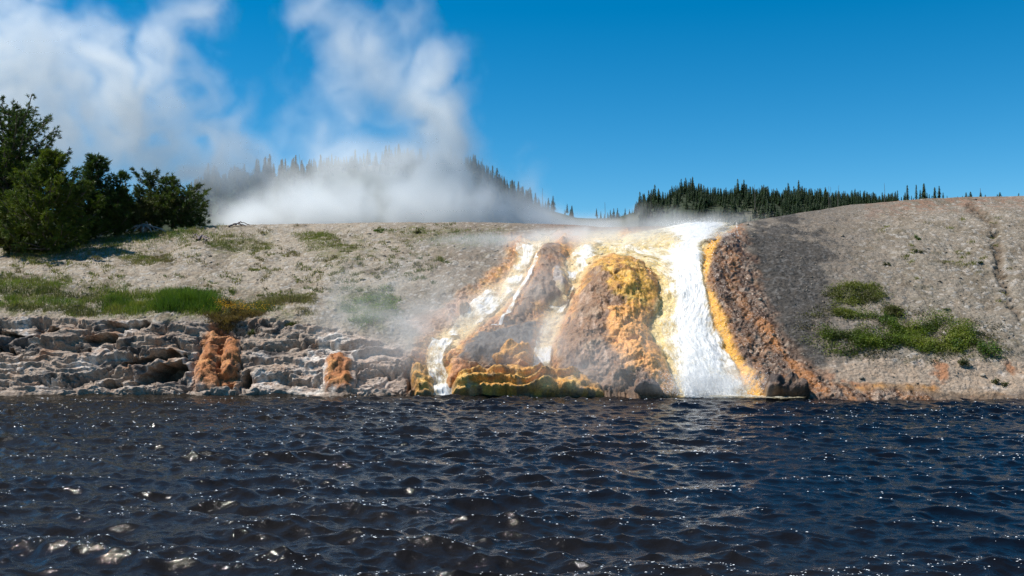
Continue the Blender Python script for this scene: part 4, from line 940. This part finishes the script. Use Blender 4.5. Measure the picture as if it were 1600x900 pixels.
# a tree's foot must not be hidden altogether behind the crest of the near bank
def visible(c, y, hh):
    z = hill_z(c, y) + hh; row = 500 - (z - CAM_H) * F / y; return row < crest(c) - 3 or c < 296 or c > 1405
spots = [s for s in spots if visible(*s)]
def where(c):
    return ('dark conifer far off on the steamy hill left of the white steam column' if c < 520 else 'dark conifer almost hidden by the white steam column on the far hill' if c < 700 else
            'dark conifer on the steep right shoulder of the steamy far hill' if c < 905 else 'small conifer in the thin steam between the two far hills' if c < 1000 else
            'conifer on the peaked left end of the far right ridge' if c < 1180 else 'conifer in the long level row of the far right ridge')
def grp(c): return where(c).replace('dark conifer', 'conifers').replace('small conifer', 'conifers').replace('conifer ', 'conifers ')
near = sorted(range(len(spots)), key=lambda i: spots[i][1]); sky_h = crest(np.arange(0, 1700)) - 1.0; show = np.zeros(len(spots))
for i in near:                                       # how much of each tree clears the nearer ones
    if not 4 < spots[i][0] < 1690: continue
    c, y, hh = spots[i]; top_ = 500 - (hill_z(c, y) + hh - CAM_H) * F / y; k = int(c); w_ = slice(max(0, k - 2), k + 3)
    show[i] = max(0, min(hh * F / y, sky_h[w_].mean() - top_)); sky_h[w_] = np.minimum(sky_h[w_], top_ + np.array([9, 4, 0, 4, 9])[:len(sky_h[w_])])
order = sorted(range(len(spots)), key=lambda i: -show[i] * (0 if spots[i][0] < 296 or spots[i][0] > 1405 else 1) * (.55 if 520 < spots[i][0] < 705 else 1)); NS = 262
single = set(order[:NS]); rest = [i for i in range(len(spots)) if i not in single]
for i in order[:NS]:
    c, y, hh = spots[i]; o = bpy.data.objects.new('conifer', protos[i % 5]); link(o)
    o.location = ((c - 800) / F * y, y, hill_z(c, y)); o.scale = (hh, hh, hh); o.rotation_euler = (0, 0, rs.rand() * 6)
    tag(o, where(c), 'tree', grp(c))
pm = protos[1]; nv_ = len(pm.vertices); co = np.empty(nv_ * 3, np.float32); pm.vertices.foreach_get('co', co); co = co.reshape(-1, 3)
fi_ = np.empty(len(pm.loops), np.int32); pm.loops.foreach_get('vertex_index', fi_); fi_ = fi_.reshape(-1, 3)
cl = np.empty(nv_ * 4, np.float32); pm.attributes['Col'].data.foreach_get('color', cl); cl = cl.reshape(-1, 4)[:, :3]
VV = []; 
for i in rest:
    c, y, hh = spots[i]; a = rs.rand() * 6; m_ = np.array([[math.cos(a), -math.sin(a), 0], [math.sin(a), math.cos(a), 0], [0, 0, 1]])
    VV.append(co @ m_.T * hh * np.array([1.1, 1.1, 1]) + [(c - 800) / F * y, y, hill_z(c, y)])
if rest: tag(mk_obj('forest', np.concatenate(VV), (np.arange(len(rest))[:, None, None] * nv_ + fi_).reshape(-1, 3), M_LEAF, {'Col': np.tile(cl, (len(rest), 1))}, smooth=False), 'dense dark conifer forest covering the far hills behind the single trees', 'forest', kind='stuff')
print('conifers', len(spots))
# far trees standing apart on the skyline of the right slope
for i, (c, top_, w, lb) in enumerate([(1420, 290, .12, 'first thin conifer standing apart right of the forest ridge'), (1434, 289, .09, 'second, needle thin conifer standing apart right of the forest ridge'), (1446, 287, .15, 'tallest of the conifers standing apart on the skyline of the right slope'),
        (1463, 293, .16, 'bushy conifer of the close pair on the skyline right of the tallest one'), (1470, 291, .13, 'pointed conifer of the close pair on the skyline right of the tallest one'), (1512, 301, .25, 'tiny conifer tip left of the middle on the far right skyline'),
        (1519, 300, .3, 'round topped little conifer beside the tiny tip on the right skyline'), (1535, 301, .25, 'little conifer under the leaning dead snag on the right skyline'), (1565, 301, .3, 'last tiny conifer at the right end of the skyline')]):
    y = 420.; zt_ = at(c, top_, y)[2]; hh = zt_ - 9 - (22 if 0 else 0); base_z = at(c, 330, y)[2]; hh = zt_ - base_z
    o = bpy.data.objects.new('conifer', conifer_mesh('conifer', 740 + i, w * .8, .25 if i < 5 else .1)); link(o)
    o.location = ((c - 800) / F * y, y, base_z); o.scale = (hh, hh, hh); tag(o, lb, 'tree', 'conifers standing apart on the right skyline')
def snag(c, top_, y, hh, lb, sd):
    z = at(c, top_, y)[2]; rs = R(sd); p = [(0, 0, 0), (rs.randn() * .15, 0, hh * .5), (rs.randn() * .3, 0, hh)]
    V_, F_ = tube(p, [.22, .16, .07], 5); VV = [V_]; FF = [F_]
    for k in range(7):
        zz = hh * rs.uniform(.35, .95); a = rs.rand() * 6; L = .9 * (1.1 - zz / hh)
        v2, f2 = tube([(0, 0, zz), (math.cos(a) * L, math.sin(a) * L, zz + .1)], [.06, .03], 4); FF.append(f2 + sum(map(len, VV))); VV.append(v2)
    V_ = np.concatenate(VV); o = mk_obj('dead_tree', V_, np.concatenate(FF), M_BARK, {'Col': np.tile([.13, .115, .10], (len(V_), 1))})
    o.location = ((c - 800) / F * y, y, z - hh); tag(o, lb, 'dead tree', 'bare dead trees on the far hills')
for k, (c, t_, lb) in enumerate([(424, 250, 'bare dead tree on the far hill, leftmost of those near the steam'), (411, 252, 'thin dead trunk left of the leaning one on the steamy hill'), (467, 241, 'tallest bare dead trunk on the steamy left hill'), (471, 248, 'shorter dead trunk right beside the tallest one on the steamy hill'),
        (754, 247, 'bare dead trunk above the steep right shoulder of the steamy hill'), (848, 294, 'lone dead trunk in the haze low right of the steamy hill'), (946, 316, 'lone thin dead trunk in the thin steam left of the right ridge'),
        (1018, 298, 'dead trunk on the left end of the right ridge'), (1181, 288, 'bare trunk above the right ridge, nearest the peaked end'), (1297, 291, 'pale dead trunk left of its twin above the right ridge'), (1300, 292, 'dead trunk right of its twin above the right ridge'),
        (1311, 289, 'dead trunk just right of the twin trunks above the right ridge'), (1384, 286, 'tall dead trunk at the right end of the forest ridge'), (1534, 294, 'bare dead snag near the right end of the skyline')]):
    snag(c, t_, 640. if c < 1500 else 420., 17 if c < 1500 else 9, lb, 800 + k)
print('forest', time.time() - T0)
# ------------------------------------------------------------------ steam: real volumes, density on a voxel grid
def mat_steam(name, aniso=.0):
    s = NT(name)
    pv = s.n('VolumePrincipled'); pv.inputs['Color'].default_value = (.965, .99, 1.0, 1); pv.inputs['Density'].default_value = 1.0
    pv.inputs['Density Attribute'].default_value = 'density'; pv.inputs['Anisotropy'].default_value = aniso
    s.t.links.new(pv.outputs[0], s.out.inputs['Volume']); return s.m
M_STEAM = mat_steam('steam')
def steam(name, label, lo, hi, res, dens):
    """dens: array res[0] x res[1] x res[2]"""
    nx, ny, nz = res
    gx, gy, gz = [np.linspace(lo[k], hi[k], res[k]) for k in range(3)]
    P = np.stack(np.meshgrid(gx, gy, gz, indexing='ij'), -1).reshape(-1, 3).astype(np.float32)
    me = bpy.data.meshes.new(name); me.vertices.add(len(P)); me.vertices.foreach_set('co', P.ravel())
    a = me.attributes.new('thickness', 'FLOAT', 'POINT'); a.data.foreach_set('value', dens.astype(np.float32).ravel())
    o = bpy.data.objects.new(name, me); link(o); me.materials.append(M_STEAM)
    g = bpy.data.node_groups.new('steam_volume', 'GeometryNodeTree')
    g.interface.new_socket('Geometry', in_out='INPUT', socket_type='NodeSocketGeometry'); g.interface.new_socket('Geometry', in_out='OUTPUT', socket_type='NodeSocketGeometry')
    N = g.nodes.new; L = g.links.new
    gi, go = N('NodeGroupInput'), N('NodeGroupOutput')
    pos = N('GeometryNodeInputPosition'); sub = N('ShaderNodeVectorMath'); sub.operation = 'SUBTRACT'; sub.inputs[1].default_value = lo
    L(pos.outputs[0], sub.inputs[0]); mul = N('ShaderNodeVectorMath'); mul.operation = 'MULTIPLY'
    mul.inputs[1].default_value = [(res[k] - 1) / (hi[k] - lo[k]) for k in range(3)]; L(sub.outputs[0], mul.inputs[0])
    add = N('ShaderNodeVectorMath'); add.operation = 'ADD'; add.inputs[1].default_value = (.5, .5, .5); L(mul.outputs[0], add.inputs[0])
    fl = N('ShaderNodeVectorMath'); fl.operation = 'FLOOR'; L(add.outputs[0], fl.inputs[0])
    sx = N('ShaderNodeSeparateXYZ'); L(fl.outputs[0], sx.inputs[0])
    def m(op, a, b, c=None):
        q = N('ShaderNodeMath'); q.operation = op
        for k, v_ in enumerate([a, b] + ([c] if c is not None else [])):
            if isinstance(v_, bpy.types.NodeSocket): L(v_, q.inputs[k])
            else: q.inputs[k].default_value = v_
        return q.outputs[0]
    # two-step integer index to keep it exact in floats
    def im(op, a, b):
        q = N('FunctionNodeIntegerMath'); q.operation = op
        for k, v_ in enumerate((a, b)):
            if isinstance(v_, bpy.types.NodeSocket): L(v_, q.inputs[k])
            else: q.inputs[k].default_value = v_
        return q.outputs[0]
    idx = im('ADD', im('MULTIPLY', im('ADD', im('MULTIPLY', sx.outputs[0], ny), sx.outputs[1]), nz), sx.outputs[2])
    na = N('GeometryNodeInputNamedAttribute'); na.data_type = 'FLOAT'; na.inputs[0].default_value = 'thickness'
    si = N('GeometryNodeSampleIndex'); si.data_type = 'FLOAT'; si.domain = 'POINT'; si.clamp = True
    L(gi.outputs[0], si.inputs[0]); L(na.outputs[0], si.inputs['Value']); L(idx, si.inputs['Index'])
    vc = N('GeometryNodeVolumeCube'); L(si.outputs[0], vc.inputs['Density'])
    vc.inputs['Min'].default_value = lo; vc.inputs['Max'].default_value = hi
    for k, nm in enumerate(('Resolution X', 'Resolution Y', 'Resolution Z')): vc.inputs[nm].default_value = res[k]
    sm_ = N('GeometryNodeSetMaterial'); sm_.inputs['Material'].default_value = M_STEAM
    L(vc.outputs[0], sm_.inputs[0]); L(sm_.outputs[0], go.inputs[0])
    md = o.modifiers.new('steam', 'NODES'); md.node_group = g
    return tag(o, label, 'steam', kind='stuff')
def steam_grid(lo, hi, vs):
    res = [max(8, int((hi[k] - lo[k]) / vs[k])) for k in range(3)]
    g = [np.linspace(lo[k], hi[k], res[k]).astype(np.float32) for k in range(3)]
    return res, np.stack(np.meshgrid(*g, indexing='ij'), -1)
def plume(name, label, blobs, y0, ylo, yhi, u0, u1, w0, w1, vs, k, seed, thr=.28, nsc=.28, det=5, warp=1.6):
    """blobs (column, row, half width, half height, strength) seen from the river, at the distance y0"""
    sc_ = y0 / F
    lo = ((u0 - 800) * sc_, ylo, CAM_H + (500 - w1) * sc_); hi = ((u1 - 800) * sc_, yhi, CAM_H + (500 - w0) * sc_)
    res, P = steam_grid(lo, hi, vs)
    Q = P * nsc
    wv = np.stack([fbm(Q * .8, 2, seed=seed + 11), fbm(Q * .8, 2, seed=seed + 12), fbm(Q * .8, 2, seed=seed + 13)], -1)
    Q = Q + wv * warp
    n = fbm(Q * np.array([1.15, 1, .72], np.float32), det, .55, seed=seed)            # -1..1
    U = 800 + P[..., 0] / sc_ + wv[..., 0] * 22; Wr = 500 - (P[..., 2] - CAM_H) / sc_ + wv[..., 1] * 18
    E = np.zeros(P.shape[:3], np.float32)
    for (u, w, su, sw, a) in blobs:
        sy = max(1.6, su * sc_ * .55)
        yc = y0 + 1.8 * math.sin(u * .05)
        E += a * np.exp(-.5 * (((U - u) / su) ** 2 + ((Wr - w) / sw) ** 2 + ((P[..., 1] - yc) / sy) ** 2))
    d = np.clip(E * (1 + 1.9 * n) - thr * (1 - .6 * np.clip(E, 0, 1)) * (.35 + .65 * np.clip(.5 - n, 0, 1)), 0, None)
    # fade to nothing at the faces of the box
    for ax in range(3):
        m_ = np.linspace(0, 1, res[ax]); f = sst(0, .08, m_) * sst(1, .92, m_)
        if ax == 2: f = sst(1, .97, m_)
        sh_ = [1, 1, 1]; sh_[ax] = -1; d = d * f.reshape(sh_)
    d[d < .012] = 0
    return steam(name, label, lo, hi, res, d * k)
LB = [(305, 262, 58, 34, .75), (245, 215, 62, 50, 1.1), (212, 150, 40, 52, 1.3), (190, 88, 38, 36, 1.0), (255, 48, 32, 34, .7), (312, 10, 30, 34, .6), (45, 120, 75, 75, .60), (10, 20, 60, 45, .6), (110, 200, 85, 65, .75),
      (375, 285, 46, 46, .34), (120, 70, 50, 36, .35), (335, 150, 40, 80, .30), (-60, 180, 90, 120, .6), (380, 240, 40, 60, .2)]
plume('steam_plume', 'tall veil of white steam rising behind the pines on the left', LB, 92., 83., 101., -200, 470, -90, 345, (.30, .45, .30), .24, 3)
CB = [(470, 340, 80, 16, 1.2), (605, 332, 90, 20, 1.5), (700, 328, 66, 26, 1.4), (800, 332, 66, 20, .9), (390, 342, 55, 17, .9), (482, 312, 28, 20, .9), (560, 312, 60, 20, .5), (662, 268, 42, 40, 2.2), (690, 212, 30, 38, 2.2), (672, 160, 28, 32, 1.7), (625, 112, 46, 26, 1.0),
      (535, 75, 40, 36, 1.2), (498, 18, 36, 30, .7), (595, 40, 55, 34, .42), (545, 150, 36, 50, .34), (515, 225, 40, 46, .42), (650, 30, 30, 50, .30), (705, 110, 32, 36, .45), (600, 200, 50, 60, .32), (590, 258, 50, 20, .5),
      (885, 342, 60, 14, .7), (960, 344, 80, 12, .55), (1060, 340, 70, 11, .45), (1140, 342, 40, 8, .3), (828, 285, 18, 36, .30), (600, 275, 85, 22, .45), (770, 300, 30, 20, .3), (440, 180, 30, 60, .2), (440, 20, 24, 30, .2)]
plume('steam_column', 'billowing white steam column with a wide dense foot behind the crest', CB, 84., 75., 94., 300, 1260, -90, 362, (.30, .42, .28), .21, 5)
# thin mist that hangs over the hot cascades
MB = [(690, 470, 70, 46, .42), (630, 540, 60, 34, .36), (870, 500, 40, 60, .5), (740, 366, 100, 12, .55), (890, 362, 110, 11, .9), (920, 560, 60, 40, .50), (570, 500, 60, 30, .36), (1095, 600, 50, 20, 1.3), (1085, 520, 22, 60, .5), (1100, 356, 50, 8, .8), (1000, 366, 60, 10, .6), (830, 430, 50, 40, .35), (790, 530, 50, 30, .3), (1000, 530, 30, 40, .25), (540, 440, 60, 40, .18)]
lo = (-9.5, 35.5, 0.1); hi = (11.5, 53.5, 9.6); res, P = steam_grid(lo, hi, (.12, .16, .12))
U = 800 + P[..., 0] / P[..., 1] * F; Wr = 500 - (P[..., 2] - CAM_H) / P[..., 1] * F
E = np.zeros(U.shape, np.float32)
for (u, w, su, sw, a) in MB: E += a * np.exp(-.5 * (((U - u) / su) ** 2 + ((Wr - w) / sw) ** 2))
BY = samp(D, U, np.minimum(Wr, shore(U))); off_ = BY - P[..., 1]
n = fbm(P * .55 + fbm(P * .5, 2, seed=3)[..., None] * 1.2, 5, .55, seed=67)
d = np.clip(E * (1 + 1.6 * n) - .10, 0, None) * np.exp(-.5 * ((off_ - .9) / .9) ** 2) * sst(-.6, .2, off_)
for ax in range(3):
    m_ = np.linspace(0, 1, res[ax]); sh_ = [1, 1, 1]; sh_[ax] = -1; d = d * (sst(0, .06, m_) * sst(1, .94, m_)).reshape(sh_)
d[d < .01] = 0
steam('mist', 'thin pale mist hanging over the hot cascades', lo, hi, res, d * .42)
print('steam', time.time() - T0)
